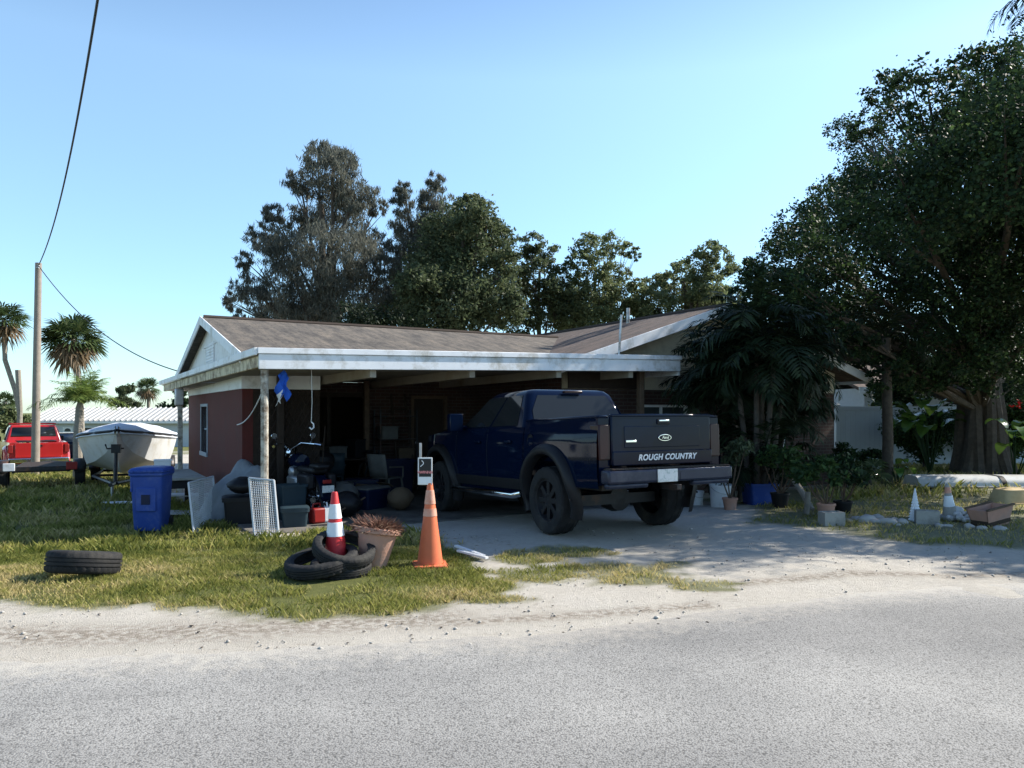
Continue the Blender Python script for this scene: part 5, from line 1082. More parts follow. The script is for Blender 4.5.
# ------------------------------------------------------------------ white wire panels
def panel(label, corners, nx, ny, wire_r, fr):
    c = [Vector(p) for p in corners]; b = (c[0]+c[3])/2; t = thing('wire_panel', label, 'panel', b, group='white wire panels'); q = [p-b for p in c]   # LB, LT, RT, RB
    m = MB()
    for i in range(4): m.tube([q[i], q[(i+1) % 4]], fr, 6)
    m.build('frame', M['panelwire'], t); m = MB()
    for k in range(1, nx): s = k/nx; m.tube([q[0].lerp(q[3], s), q[1].lerp(q[2], s)], wire_r, 4, cap=False)
    for k in range(1, ny): s = k/ny; m.tube([q[0].lerp(q[1], s), q[3].lerp(q[2], s)], wire_r, 4, cap=False)
    m.build('mesh', M['panelwire'], t)
a = gp(194, 10.75); c4 = gp(217, 12.2)
panel('white wire mesh panel turned edge on, left of the corner post', [a, at(188.5,483,10.9), at(213,476.5,12.3), c4], 24, 26, .0042, .015)
a = gp(254.5, 10.55); c4 = gp(279, 10.40)
panel('white wire mesh panel leaning square on against the corner post', [a, at(249,478,10.72), at(274,480.5,10.60), c4], 12, 24, .0042, .015)
# ------------------------------------------------------------------ foreground cones, tyres, pot
def cone(name, label, loc, hgt, r0, r1, mats, bands, tilt=(0,0), base=True, group='traffic cones'):
    t = thing(name, label, 'traffic cone', loc, R(12), group); t.rotation_euler = (tilt[0], tilt[1], R(12))
    rad = lambda z: r0+(r1-r0)*z/hgt
    m = MB(); m.lathe([(r0,.025),(rad(hgt*.5),hgt*.5),(r1,hgt-.01),(r1*.8,hgt),(r1*.55,hgt),(r1*.5,hgt-.05)], 28); m.build('cone_body', M[mats[0]], t)
    if base: m = MB(); loft(m, [rr_(r0*1.30,r0*1.30,-.02,.04), rr_(r0*1.30,r0*1.30,.025,.04), rr_(r0*1.22,r0*1.22,.032,.04)]); m.build('base', M[mats[0]], t, bevel=.004)
    for z0, z1, mt in bands:
        m = MB(); m.lathe([(rad(z0)+.0,z0),(rad(z0)+.004,z0+.002),(rad(z1)+.004,z1-.002),(rad(z1),z1)], 28); m.build('reflective_band', M[mt], t)
    return t
c2 = gp(430, 7.9); cone('traffic_cone', 'tall faded orange cone with two worn pale bands under the small sign', c2, .87, .135, .027, ('orange',), ((.52,.60,'reflect'),(.645,.79,'reflect')))
c1 = gp(336, 7.62); cone('traffic_cone', 'red cone with two white bands standing inside loose motorcycle tyres', c1, .80, .135, .03, ('redvinyl',), ((.36,.50,'whiteplastic'),(.535,.68,'whiteplastic')), (R(0), R(-1)))
t = thing('warning_sign', 'small black red and white warning sign on a thin stake above the orange cone', 'sign', c2)
sb = at(425.3, 471, 7.9)-c2; m = MB(); m.box((-.075,-.022,sb.z-.142),(.075,-.016,sb.z+.142)); sp_ = m.build('sign_panel', M['white'], t, bevel=.01); sp_.location = (sb.x, 0, 0)
for z0, z1, mt in ((-.058,.128,'signblack'), (-.125,-.065,'whiteplastic')):
    m = MB(); m.box((-.063,-.0245,sb.z+z0),(.063,-.0222,sb.z+z1)); m.build('sign_field', M[mt], sp_)
text('WARNING', .036, M['signpale'], 'lettering', sp_, (0,-.0255,sb.z-.012), (R(90),0,0), .0006, 0, .82, .0016)
m = MB(); m.tube([(-.035+.02*math.sin(k*.55), -.0265, sb.z+.11-.009*k) for k in range(8)], .0045, 5); m.build('pictogram', M['whiteplastic'], sp_)
m = MB(); m.box((-.012,-.012,sb.z-.1),(.012,.012,at(0,443,7.9).z-c2.z)); st_ = m.build('stake', M['steel'], t); st_.location = (at(420.5,0,7.9).x-c2.x, .0, 0)
def tyre(name, label, loc, r, wd, rot, group=None, ri=.62, n=96, grooves=True):
    h = wd/2; m = MB()
    m.lathe([(r*ri,-h*.75),(r*(ri+.05),-h*.98),(r*.80,-h*1.04),(r*.93,-h*.96),(r*.985,-h*.78),(r*.996,-h*.42),(r*.955,-h*.40),(r*.955,-h*.33),(r,-h*.31),(r,-h*.05),(r*.955,-h*.035),(r*.955,h*.035),(r,h*.05),(r,h*.31),(r*.955,h*.33),(r*.955,h*.40),(r*.996,h*.42),(r*.985,h*.78),(r*.93,h*.96),(r*.80,h*1.04),(r*(ri+.05),h*.98),(r*ri,h*.75),(r*(ri+.03),h*.65),(r*.9,h*.6),(r*.93,0),(r*.9,-h*.6),(r*(ri+.03),-h*.65),(r*ri,-h*.75)], n,
            wob=(lambda i, k: -.03 if (k % 3 == 0 and 4 <= i <= 6 or (k+1) % 3 == 0 and 17 <= i <= 19) else 0) if grooves else None)
    o = m.build(name, M['tyre'], None, smooth=40); o.location = loc; o.rotation_euler = rot; return tag(o, label, 'tyre', group)
p = gp(84, 7.45); tyre('loose_tyre', 'single worn car tyre lying flat on the lawn at left', p+Vector((0,0,.13)), .335, .21, (R(-11), R(2), 0), 'loose tyres')
p = gp(322, 7.45); tyre('loose_tyre', 'bottom tyre of the pile round the red cone, lying on the grass', p+Vector((.0,0,.14)), .36, .13, (R(9), R(-7), 0), 'loose tyres', .72, 96)
p = gp(341, 7.5); tyre('loose_tyre', 'top tyre slung slanting over the red cone', p+Vector((.03,.0,.25)), .31, .125, (R(17), R(15), 0), 'loose tyres', .72, 96)
p = gp(352, 7.42); tyre('loose_tyre', 'partly hidden tyre tucked low between the pile and the planter pot', p+Vector((-.13,.10,.065)), .30, .12, (R(3), R(3), 0), 'loose tyres', .7, 96)
b = gp(372, 7.75); t = thing('planter_pot', 'terracotta planter pot full of dried reddish stems between the two cones', 'plant pot', b); t.rotation_euler = (R(-3), R(9), .3)
m = MB(); m.lathe([(0,.0),(.125,.0),(.135,.02),(.20,.36),(.225,.365),(.235,.375),(.235,.42),(.225,.425),(.205,.415),(.195,.36),(0,.35)], 36); m.build('pot', M['terra'], t, smooth=30)
m = MB(); m.lathe([(0,.375),(.12,.37),(.2,.355)], 20); m.build('soil', M['soil'], t)
rnd.seed(4); m = MB()
for k in range(1300):
    a = rnd.uniform(0,6.28); q = rnd.uniform(0,1)**.5*.19; e = rnd.uniform(-.35,1.2); l = rnd.uniform(.04,.15); p0 = Vector((math.cos(a)*q, math.sin(a)*q, .37+.07*(1-q/.2))); a2_ = a+rnd.uniform(-1,1)
    d = Vector((math.cos(a2_)*math.cos(e), math.sin(a2_)*math.cos(e), math.sin(e))); sd = d.cross(Vector((0,0,1))).normalized()*.0026; p0 = p0+Vector((rnd.uniform(-.03,.03), rnd.uniform(-.03,.03), rnd.uniform(-.01,.05))); m.add([p0-sd, p0+sd, p0+d*l*.6+sd+Vector((0,0,.01)), p0+d*l], [(0,1,2,3)])
tri_palm(m.build('dried_plant', M['straw'], t, smooth=0), 31)
for k, (px0, py0, px1, py1, lb) in enumerate(((456,551,484,560,'long white plastic strip lying in the grass right of the orange cone'), (458,556,487,562,'shorter grey white strip lying beside the long one, nearest the driveway'))):
    a = Vector((*G(px0,py0),0)); c = Vector((*G(px1,py1),0)); a.z = gz(a.x,a.y)+.05; c.z = gz(c.x,c.y)+.035; m = MB(); d = (c-a); s_ = Vector((-d.y,d.x,0)).normalized()*.022
    m.add([a-s_,a+s_,c+s_,c-s_]+[q+Vector((0,0,.02)) for q in (a-s_,a+s_,c+s_,c-s_)], [(0,1,2,3),(4,7,6,5),(0,4,5,1),(1,5,6,2),(2,6,7,3),(3,7,4,0)])
    o = m.build('plastic_strip', M['whiteplastic']); tag(o, lb, 'strip', 'white strips by the driveway')
# ------------------------------------------------------------------ clutter by the left edge of the carport
def scrap(label, px, D, pts, mat, name='scrap_board', th=.02, rz=0, rx=0, dz=.03, cat='board'):
    b = gp(px, D); b.z += dz; m = MB(); m.prism(pts, 0, th, ax=2); o = m.build(name, M[mat], bevel=.004); o.location = b; o.rotation_euler = (rx, R(3), rz); return tag(o, label, cat)
scrap('ragged white scrap board lying on the grass left of the blue bin', 122, 15.3, [(-.35,-.12),(.1,-.2),(.15,-.1),(.38,-.02),(.36,.2),(.0,.15),(-.3,.0)], 'white', rz=.2)
scrap('pale flat board lying against the slab edge behind the blue bin', 184, 15.6, [(-.5,-.3),(.5,-.3),(.5,.3),(-.5,.3)], 'white', rz=.5, dz=.14)
scrap('grey weathered board lying on the grass just right of the blue bin', 186, 12.9, [(-.35,-.25),(.35,-.25),(.35,.25),(-.35,.25)], 'stone', rz=.3, dz=.05)
def hplace(u, v): p = hw(u, v, -.105); return p
def tote(label, pos, w_, d_, h_, mat, lid, rz, group='storage tubs in the carport', lidmat=None, tilt=0):
    t = thing('storage_tub', label, 'tub', pos, rz, group, rx=tilt); m = MB(); th = .012
    loft(m, [rr_(w_*.44,d_*.44,0,.04), rr_(w_*.5,d_*.5,h_,.04), rr_(w_*.54,d_*.54,h_,.045), rr_(w_*.54,d_*.54,h_-.04,.045)], cap=False)
    loft(m, [rr_(w_*.47,d_*.47,h_-.001,.04), rr_(w_*.42,d_*.42,.02,.04)], cap=False); q = rr_(w_*.44,d_*.44,.0,.04); m.add(q, [tuple(range(len(q)))]); q = rr_(w_*.42,d_*.42,.02,.04); m.add(q, [tuple(range(len(q)))])
    m.build('tub', M[mat], t)
    if lid: m = MB(); loft(m, [rr_(w_*.55,d_*.55,h_+.002,.05), rr_(w_*.55,d_*.55,h_+.025,.05), rr_(w_*.48,d_*.48,h_+.04,.05)]); m.build('lid', M[lidmat or mat], t)
    return t
tote('dark storage tub on the ground just behind the edge on wire panel', hplace(.35,1.1)+Vector((-.35,-.1,-.02)), .55, .4, .40, 'black', True, R(20))
tote('teal storage tub behind the corner post', hplace(.75,1.25), .42, .36, .55, 'teal', False, R(35))
tote('small teal tub sitting low beside the square on wire panel', hplace(.60,.42), .38, .3, .26, 'teal', True, R(20))
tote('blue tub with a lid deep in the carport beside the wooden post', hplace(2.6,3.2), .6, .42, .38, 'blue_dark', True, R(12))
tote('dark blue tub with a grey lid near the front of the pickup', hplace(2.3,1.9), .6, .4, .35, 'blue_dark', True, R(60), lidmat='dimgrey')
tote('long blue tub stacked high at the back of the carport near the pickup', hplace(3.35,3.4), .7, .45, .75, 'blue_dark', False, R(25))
# tarp heap
b = hplace(.12, 2.0); t = thing('tarp_heap', 'crumpled grey tarp draped over a heap behind the wire panels', 'tarp', b, HA); rnd.seed(12); P = []
for i in range(22):
    row = []
    for j in range(18):
        x = (i/21-.5)*1.3; y = (j/17-.5)*1.4; rr = math.hypot(x/.65, y/.7); h_ = .66*max(0, 1-rr**2.2)**.7*(1+.25*math.sin(3*x+1)+.12*math.sin(9*x+5*y)+.1*math.sin(13*y-6*x)); row.append((x, y, max(.01, h_+.02*math.sin(21*x+17*y))))
    P.append(row)
m = MB(); m.grid(P); m.build('tarp', M['tarp'], t, solid=.006, smooth=70)
# low table
b = hw(-.75, 4.6); b = Vector((b.x, b.y, gz(b.x,b.y))); t = thing('work_table', 'low dark work table on the grass beside the red wall', 'table', b, HA)
m = MB(); m.box((-.5,-1.1,.60),(.55,1.1,.65)); m.build('tabletop', M['concrete'], t, bevel=.01)
for sx_ in (-.44,.48):
    for sy_ in (-1.0,1.0): m = MB(); m.box((sx_-.04,sy_-.04,-.1),(sx_+.04,sy_+.04,.598)); m.build('leg', M['dark_wood'], t)
m = MB(); m.box((-.44,-1.0,.45),(.48,1.0,.595)); m.build('apron', M['black'], t)
def cardbox(label, pos, w_, d_, h_, mat, rz, flaps=True):
    t = thing('cardboard_box' if mat == 'card' else 'white_box', label, 'box', pos, rz); m = MB(); m.box((-w_/2,-d_/2,0),(w_/2,d_/2,h_)); m.build('carton', M[mat], t, bevel=.004)
    m = MB()
    if flaps:
        for s in (-1, 1): m.box((s*w_/2-.004 if s > 0 else -w_/2-.14, -d_/2, h_+.04),(w_/2+.14 if s > 0 else -w_/2+.004, d_/2, h_+.05), ry=s*.5)
    else: m.box((-w_/2-.01,-d_/2-.01,h_+.002),(w_/2+.01,d_/2+.01,h_+.03))
    m.build('flaps' if flaps else 'lid', M[mat], t); return t
tb = Vector((b.x,b.y,b.z+.652))
cardbox('small pale box standing on the low work table', tb+Vector((-.35,.62,0)), .3, .25, .2, 'whiteplastic', .4, False)
shrubp = hw(-.55, 6.6); 
# red can, jug, sticks
def can(label, pos, mat, rz):
    t = thing('fuel_can', label, 'fuel can', pos, rz); m = MB(); m.box((-.12,-.08,0),(.12,.08,.24)); m.build('can_body', M[mat], t, bevel=.035, seg=3)
    m = MB(); m.tube([(.07,0,.23),(.12,0,.29),(.2,0,.33)], [.025,.018,.012], 8); m.build('spout', M['black'], t); m = MB(); m.tube([(-.09,0,.24),(-.07,0,.30),(.04,0,.30),(.05,0,.24)], .014, 6); m.build('handle', M[mat], t)
can('red fuel can on the slab right of the square on wire panel', hplace(.98,.55), 'redplastic', .8)
can('pale plastic can beside the red fuel can', hplace(1.12,.62), 'whiteplastic', 2.2)
m = MB(); a = hplace(1.0,.5)+Vector((0,0,.03)); m.tube([a, a+Vector((.55,.75,.28))], .016, 6); tag(m.build('stick', M['wood']), 'thin wooden stick leaning towards the motorcycle wheel', 'stick')
# ------------------------------------------------------------------ motorcycle
t = thing('motorcycle', 'dark chromed motorcycle parked nose inward at the left of the carport', 'motorcycle', hplace(1.2,1.35), R(38))
def mwheel(c, r, wd):
    wo = bpy.data.objects.new('wheel', None); C.objects.link(wo); wo.parent = t; wo.location = c; m = MB()
    m.lathe([(r*.74,-wd*.35),(r*.85,-wd*.5),(r*.96,-wd*.35),(r,0),(r*.96,wd*.35),(r*.85,wd*.5),(r*.74,wd*.35)], 40, axis='x'); m.build('tyre', M['tyre'], wo)
    m = MB(); m.lathe([(r*.76,-wd*.3),(r*.70,-wd*.25),(r*.70,wd*.25),(r*.76,wd*.3)], 32, axis='x'); m.lathe([(0,-wd*.6),(r*.12,-wd*.6),(r*.12,wd*.6),(0,wd*.6)], 14, axis='x')
    for k in range(10): a = 2*math.pi*k/10; m.tube([(0,math.cos(a)*r*.1,math.sin(a)*r*.1),(0,math.cos(a+.2)*r*.72,math.sin(a+.2)*r*.72)], .008, 5)
    m.build('rim', M['chrome'], wo)
mwheel((0,0,.32), .32, .17); mwheel((0,1.5,.33), .33, .13)
m = MB(); m.tube([(0,0,.32),(0,.45,.55),(0,1.05,.85),(0,1.15,.95)], .03, 8); m.tube([(0,.1,.6),(0,.5,.72),(0,1.05,.85)], .028, 8); m.tube([(0,1.0,.8),(0,.9,.3),(0,.4,.3),(0,.0,.32)], .028, 8); m.build('frame', M['black_metal'], t)
m = MB(); m.lathe([(0,0),(.12,.03),(.15,.2),(.13,.38),(.06,.5),(0,.52)], 16, axis='y', c=(0,.55,.86)); m.build('fuel_tank', M['truck'], t)
m = MB(); m.box((-.14,-.12,.70),(.14,.55,.80)); m.box((-.11,-.28,.78),(.11,.1,.86)); m.build('seat', M['black'], t, bevel=.04, seg=3)
m = MB(); m.box((-.17,.5,.30),(.17,.92,.62)); m.lathe([(0,-.16),(.1,-.15),(.1,.15),(0,.16)], 14, axis='x', c=(0,.8,.68)); m.build('engine', M['steel'], t, bevel=.04)
m = MB(); m.tube([(.17,.8,.4),(.2,.5,.26),(.2,-.3,.30)], [.03,.035,.05], 10); m.tube([(-.17,.8,.4),(-.2,.5,.26),(-.2,-.3,.30)], [.03,.035,.05], 10); m.build('exhaust', M['chrome'], t)
for s in (-1, 1):
    m = MB(); m.tube([(s*.1,1.5,.33),(s*.1,1.12,1.08)], .025, 8); m.build('fork', M['chrome'], t)
    m = MB(); m.tube([(0,1.12,1.05),(s*.18,1.1,1.16),(s*.36,.92,1.14),(s*.42,.82,1.12)], .015, 8); m.tube([(s*.36,.92,1.14),(s*.43,.80,1.12)], .024, 8); m.build('handlebar', M['chrome'], t)
    m = MB(); m.tube([(s*.3,1.0,1.15),(s*.34,.98,1.26)], .008, 5); m.lathe([(0,-.008),(.05,-.008),(.055,.0),(0,.008)], 14, axis='y', c=(s*.35,.98,1.29)); m.build('mirror', M['chrome'], t)
m = MB(); m.lathe([(0,.0),(.09,.02),(.1,.12),(.04,.2),(0,.2)], 16, axis='y', c=(0,1.18,.98)); m.build('headlight', M['chrome'], t)
m = MB(); P = [[(x*.10, .0+.37*math.cos(R(a)), .32+.37*math.sin(R(a))) for x in (-1,-.6,.6,1)] for a in range(30,191,16)]; m.grid(P); m.build('rear_fender', M['truck'], t, solid=.008)
m = MB(); m.box((-.07,-.40,.56),(.07,-.36,.62)); m.build('tail_light', M['redplastic'], t, bevel=.01)
m = MB(); m.box((-.10,-.43,.42),(.10,-.42,.53)); m.build('licence_plate', M['plate'], t)
m = MB(); m.box((.12,-.2,.45),(.26,.25,.70)); m.box((-.26,-.2,.45),(-.12,.25,.70)); m.build('saddlebags', M['black'], t, bevel=.04)
# ------------------------------------------------------------------ things deep in the carport
t = thing('bicycle', 'dark bicycle leaning on the wooden post deep in the carport', 'bicycle', hplace(2.95,4.1), R(-10), rx=0)
for y in (0, 1.02):
    m = MB(); pts = [(0, y+.33*math.cos(2*math.pi*k/24), .34+.33*math.sin(2*math.pi*k/24)) for k in range(25)]; m.tube(pts, .02, 6)
    for k in range(9): a = 2*math.pi*k/9; m.tube([(0,y,.34),(0,y+.32*math.cos(a),.34+.32*math.sin(a))], .003, 4)
    m.build('wheel', M['tyre'], t)
m = MB()
for a, c in (((0,0,.34),(0,.42,.32)),((0,.42,.32),(0,.30,.82)),((0,.30,.78),(0,.85,.80)),((0,.42,.32),(0,.86,.72)),((0,0,.34),(0,.31,.74)),((0,.84,.88),(0,1.02,.34))): m.tube([a, c], .016, 6)
m.build('frame', M['teal'], t)
m = MB(); m.tube([(-.28,.78,1.0),(0,.84,.98),(.28,.78,1.0)], .013, 6); m.build('handlebar', M['chrome'], t); m = MB(); m.box((-.07,.18,.84),(.07,.42,.90)); m.build('saddle', M['black'], t, bevel=.03)
def chair(label, pos, rz, mat):
    t = thing('plastic_chair', label, 'chair', pos, rz, 'chairs in the carport'); m = MB(); m.box((-.22,-.22,.42),(.22,.22,.45)); m.build('seat', M[mat], t, bevel=.015)
    m = MB(); m.grid([[(x*.22, .22+.09*z+.03*x*x, .45+.45*z) for x in (-1,-.5,0,.5,1)] for z in (0,.3,.6,1)]); m.build('backrest', M[mat], t, solid=.015)
    for sx_ in (-1, 1):
        for sy_ in (-1, 1): m = MB(); m.tube([(sx_*.19,sy_*.19,.42),(sx_*.23,sy_*.24,0)], [.022,.018], 6); m.build('leg', M[mat], t)
        m = MB(); m.tube([(sx_*.22,-.2,.44),(sx_*.24,-.18,.64),(sx_*.24,.22,.66)], .018, 6); m.build('armrest', M[mat], t)
chair('dark green plastic chair in the middle of the dim carport', hplace(2.2,3.9), R(200), 'teal'); chair('dim grey plastic chair half hidden behind the front of the pickup', hplace(3.0,2.9), R(150), 'dimgrey')
t = thing('barbecue_grill', 'black kettle barbecue on three legs deep in the carport', 'barbecue', hplace(1.7,3.0), 0)
m = MB(); m.lathe([(0,.55),(.15,.57),(.26,.68),(.28,.78),(.285,.79)], 24); m.build('bowl', M['black_metal'], t); m = MB(); m.lathe([(.285,.795),(.27,.88),(.17,.97),(0,1.0)], 24); m.build('lid', M['black'], t)
for k in range(3): a = 2.1*k; m = MB(); m.tube([(.15*math.cos(a),.15*math.sin(a),.58),(.28*math.cos(a),.28*math.sin(a),0)], .014, 6); m.build('leg', M['steel'], t)
t = thing('shelf_rack', 'tall metal shelf rack with boxes against the brick back wall', 'shelf', hplace(3.85,4.65), HA)
for z in (.1,.6,1.1,1.6): m = MB(); m.box((-.42,-.2,z),(.42,.2,z+.02)); m.build('shelf_board', M['black_metal'], t)
for sx_ in (-.42,.42):
    for sy_ in (-.2,.2): m = MB(); m.box((sx_-.015,sy_-.015,0),(sx_+.015,sy_+.015,1.75)); m.build('upright', M['black_metal'], t)
for k, (dx, z, w_, h_, mt, lb) in enumerate(((-.2,.122,.34,.3,'card','brown carton on the lowest shelf of the metal rack'), (.2,.622,.36,.26,'card','brown carton on the second shelf of the metal rack'), (-.18,1.122,.36,.24,'dimgrey','grey lidded box on the third shelf of the metal rack'))):
    p = hplace(3.85+dx, 4.65); p.z += z; cardbox(lb, p, w_, .3, h_, mt, HA, False)
cardbox('open cardboard carton on the slab near the pickup front wheel', hplace(2.55,2.45), .42, .36, .3, 'card', R(50))
cardbox('lidded grey box on the slab behind the motorcycle', hplace(1.75,2.2), .45, .35, .42, 'dimgrey', R(15), False)
t = thing('cooler', 'blue picnic cooler with a grey lid left of the wooden post', 'cooler', hplace(1.95,2.75), R(10)); m = MB(); m.box((-.3,-.18,0),(.3,.18,.32)); m.build('cooler_body', M['blue_dark'], t, bevel=.03); m = MB(); m.box((-.31,-.19,.323),(.31,.19,.39)); m.build('lid', M['dimgrey'], t, bevel=.025); m = MB(); m.tube([(-.32,-.05,.25),(-.36,0,.30),(-.36,.0,.42),(.36,.0,.42),(.36,0,.30),(.32,-.05,.25)], .012, 6); m.build('handle', M['black'], t)
def sack(label, pos, r_, h_, mat, seed):
    t = random.Random(seed); m = MB(); P = []
    for i in range(10):
        z = h_*i/9; rr = r_*(math.sin(math.pi*min(1,.18+.82*(1-i/9)**.8))**.6)*(.45+.55*(1-(i/9)**4)); P.append([(rr*math.cos(k*math.pi/8)*(1+.14*math.sin(3*k+i+seed)), rr*math.sin(k*math.pi/8)*(1+.12*math.sin(2*k+i*1.7+seed)), z) for k in range(17)])
    m.grid(P); m.add(P[-1][:16], [tuple(range(16))]); o = m.build('bag', M[mat], smooth=70); o.location = pos; o.rotation_euler = (t.uniform(-.15,.15), t.uniform(-.15,.15), t.uniform(0,6)); return tag(o, label, 'bag', 'stuffed bags in the carport')
sack('lumpy black bag slumped against the front of the motorcycle', hplace(1.55,.95), .26, .42, 'black', 1)
sack('dim grey sack slumped between the motorcycle and the cooler', hplace(1.72,1.75), .28, .5, 'dimgrey', 2)
sack('dark brown sack left of the pickup front wheel', hplace(2.65,1.3), .25, .4, 'card', 3)
sack('black bag heaped on top of the dark storage tub', hplace(.35,1.1)+Vector((-.35,-.1,.44)), .24, .26, 'black', 4)
m = MB(); m.tube([(0,0,0),(.02,.35,1.45)], .014, 8); m.box((-.16,-.04,.0),(.16,.03,.06)); tag(m.build('broom', M['dark_wood']), 'broom leaning in the carport left of the lidded grey box', 'broom').location = hplace(1.5,2.3)
t = thing('folding_table', 'dark folding table stacked with oddments across the middle of the carport', 'table', hplace(2.45,4.5), HA); m = MB(); m.box((-.7,-.3,.70),(.7,.3,.74)); m.build('tabletop', M['dark_wood'], t, bevel=.008)
for a_ in (-.6,.6):
    for c_ in (-.24,.24): m = MB(); m.tube([(a_,c_,.7),(a_*1.05,c_*1.1,0)], .015, 6); m.build('leg', M['black_metal'], t)
for k, (dx, w_, h_, mt, lb) in enumerate(((-.45,.32,.3,'card','brown carton at the left end of the dark folding table'), (.0,.4,.22,'dimgrey','flat grey box in the middle of the dark folding table'), (.45,.28,.36,'black','tall black box at the right end of the dark folding table'))):
    pp = hw(2.45+dx, 4.5); cardbox(lb, Vector((pp.x,pp.y,-.105+.742)), w_, .3, h_, mt, HA+.2*k, False)
t = thing('ladder', 'wooden step ladder leaning on the brick wall deep in the carport', 'ladder', hplace(4.0,4.3), HA); 
for s in (-.2,.2): m = MB(); m.tube([(s,0,0),(s*.8,.6,2.1)], .025, 6); m.build('rail', M['dark_wood'], t)
for k in range(7): f = .12+.12*k; m = MB(); m.tube([(-.2*(1-.2*f),.6*f,2.1*f),(.2*(1-.2*f),.6*f,2.1*f)], .016, 6); m.build('rung', M['dark_wood'], t)
# ------------------------------------------------------------------ right hand yard
def bucket(label, px, D, r, h_, mat, tilt=0, dz=0, group='buckets behind the pickup'):
    b = gp(px, D); b.z += dz; t = thing('bucket', label, 'bucket', b, R(20), group, rx=tilt); m = MB(); m.lathe([(0,0),(r*.82,0),(r*.83,.01),(r,h_-.04),(r*1.06,h_-.04),(r*1.06,h_),(r*.96,h_),(r*.80,.02),(0,.02)], 28); m.build('pail', M[mat], t, smooth=30)
    m = MB(); m.tube([(-r*1.05,0,h_-.05)]+[(r*1.1*math.cos(R(180-k*20)), -.02-r*.9*math.sin(R(k*20)), h_-.05-r*.5*math.sin(R(k*20))) for k in range(10)], .006, 5); m.build('bail', M['steel'], t); return t
bucket('large white bucket on the ground right of the truck rear bumper', 720, 13.2, .19, .40, 'whiteplastic', R(4))
bucket('small white bucket partly hidden behind the truck tyre', 697, 13.8, .12, .26, 'whiteplastic')
t = tote('open dark blue tub on its own in the dim yard right of the white bucket', gp(759,13.6), .5, .45, .38, 'blue_bin', False, R(10), 'storage tubs in the yard')
b = gp(831.5, 10.75); t = thing('concrete_block', 'grey concrete block at the driveway edge below the potted branches', 'block', b, R(6), 'concrete blocks')
def block(t):
    m = MB()
    for a, c in (((-.15,-.1,0),(.15,-.07,.19)),((-.15,.07,0),(.15,.1,.19)),((-.15,-.07,0),(-.12,.07,.19)),((.12,-.07,0),(.15,.07,.19)),((-.015,-.07,0),(.015,.07,.19))): m.box(a, c)
    m.build('block', M['concrete'], t)
block(t)
b = gp(927, 10.9); t2 = thing('concrete_block', 'dark weathered block between the little white tree and the shell pile', 'block', b, R(-20), 'concrete blocks'); block(t2)
def log(label, a, c, r):
    b = Vector(a); m = MB(); d = Vector(c)-b; m.tube([(0,0,0), d*.5+Vector((.01,.01,.01)), d], [r,r*.95,r*.9], 10); o = m.build('cut_log', M['palebark']); o.location = b; tag(o, label, 'log', 'cut logs by the yard plants')
log('pale cut log leaning left of the leafy potted plants', gp(812,12.0)+Vector((0,0,.05)), at(794,480,12.4), .05)
log('short pale log standing under the leaning log', gp(806.5,11.9), at(808,492,11.9), .045)
# potted plants / croton
def potted(label, px, D, pr, ph, hgt, n, seed, lmat='leaf_shrub', stems=6):
    b = gp(px, D); t = thing('potted_plant', label, 'potted plant', b, group='potted plants along the brick wing'); r = random.Random(seed); m = MB(); m.lathe([(0,0),(pr*.75,0),(pr,ph-.03),(pr*1.08,ph-.03),(pr*1.08,ph),(pr*.9,ph),(pr*.88,ph-.04),(0,ph-.04)], 20); m.build('pot', M['terra' if seed % 2 else 'black'], t)
    m = MB(); bl = []
    for k in range(stems):
        a = r.uniform(0,6.28); e = Vector((math.cos(a)*r.uniform(.1,.35), math.sin(a)*r.uniform(.1,.35), ph+hgt*r.uniform(.5,1))); m.tube([(0,0,ph-.05), e*.55, e], [.014,.011,.006], 5); bl.append((e.x,e.y,e.z,r.uniform(.10,.2)))
    m.build('stems', M['wood'], t); V, Fc, ti = leaf_cloud(bl, n, .10, seed, .42, .45); np_mesh('leaves', V, Fc, M[lmat], t, ti)
potted('leafy potted plant with long bare stems right of the leaning log', 826, 11.5, .13, .22, .75, 900, 701)
potted('bushy potted plant in the shade left of the leaning log', 780, 12.8, .15, .25, .7, 900, 702)
potted('tall thin potted plant beside the white bucket', 730, 12.6, .12, .2, 1.0, 500, 703, 'leaf_oak')
potted('low potted plant right of the open blue tub', 843, 12.0, .14, .2, .6, 700, 704, 'leaf_big')
# little white spiral tree, cone with shells, trough, stones
b = gp(915, 11.15); t = thing('white_tree_ornament', 'little white cone shaped tree ornament with ruffled tiers on the yard edge', 'ornament', b)
prof = [(0,.0),(.075,.0)]
for k in range(11): z = .02+k*.041; r0 = .082*(1-k/12); prof += [(r0*1.06, z), (r0*.70, z+.036)]
prof.append((.003,.485)); m = MB(); m.lathe(prof, 24, wob=lambda i, k: .13*(1 if (k+i//2) % 2 else -1) if 1 < i < 23 else 0); m.build('tiers', M['whiteplastic'], t, smooth=0)
m = MB(); m.lathe([(0,-.02),(.06,-.02),(.06,.0),(0,.0)], 16); m.build('foot', M['concrete'], t)
cb = gp(950, 11.3); cone('traffic_cone', 'small dirty cone with white bands tilting out of the shell pile at right', cb+Vector((0,0,.04)), .50, .10, .025, ('concrete',), ((.17,.33,'whiteplastic'),(.37,.46,'reflect')), (R(4), R(-9)))
rnd.seed(8)
def stone_mesh(r, seed, sq=.6):
    q = random.Random(seed); import bmesh; bm = bmesh.new(); bmesh.ops.create_icosphere(bm, subdivisions=2, radius=r)
    for v in bm.verts: n_ = 1+.25*math.sin(v.co.x/r*3+seed)+.18*math.sin(v.co.y/r*4+seed*2)+q.uniform(-.06,.06); v.co *= n_; v.co.z *= sq
    me = bpy.data.meshes.new('stone'); bm.to_mesh(me); bm.free(); me.shade_smooth(); return me
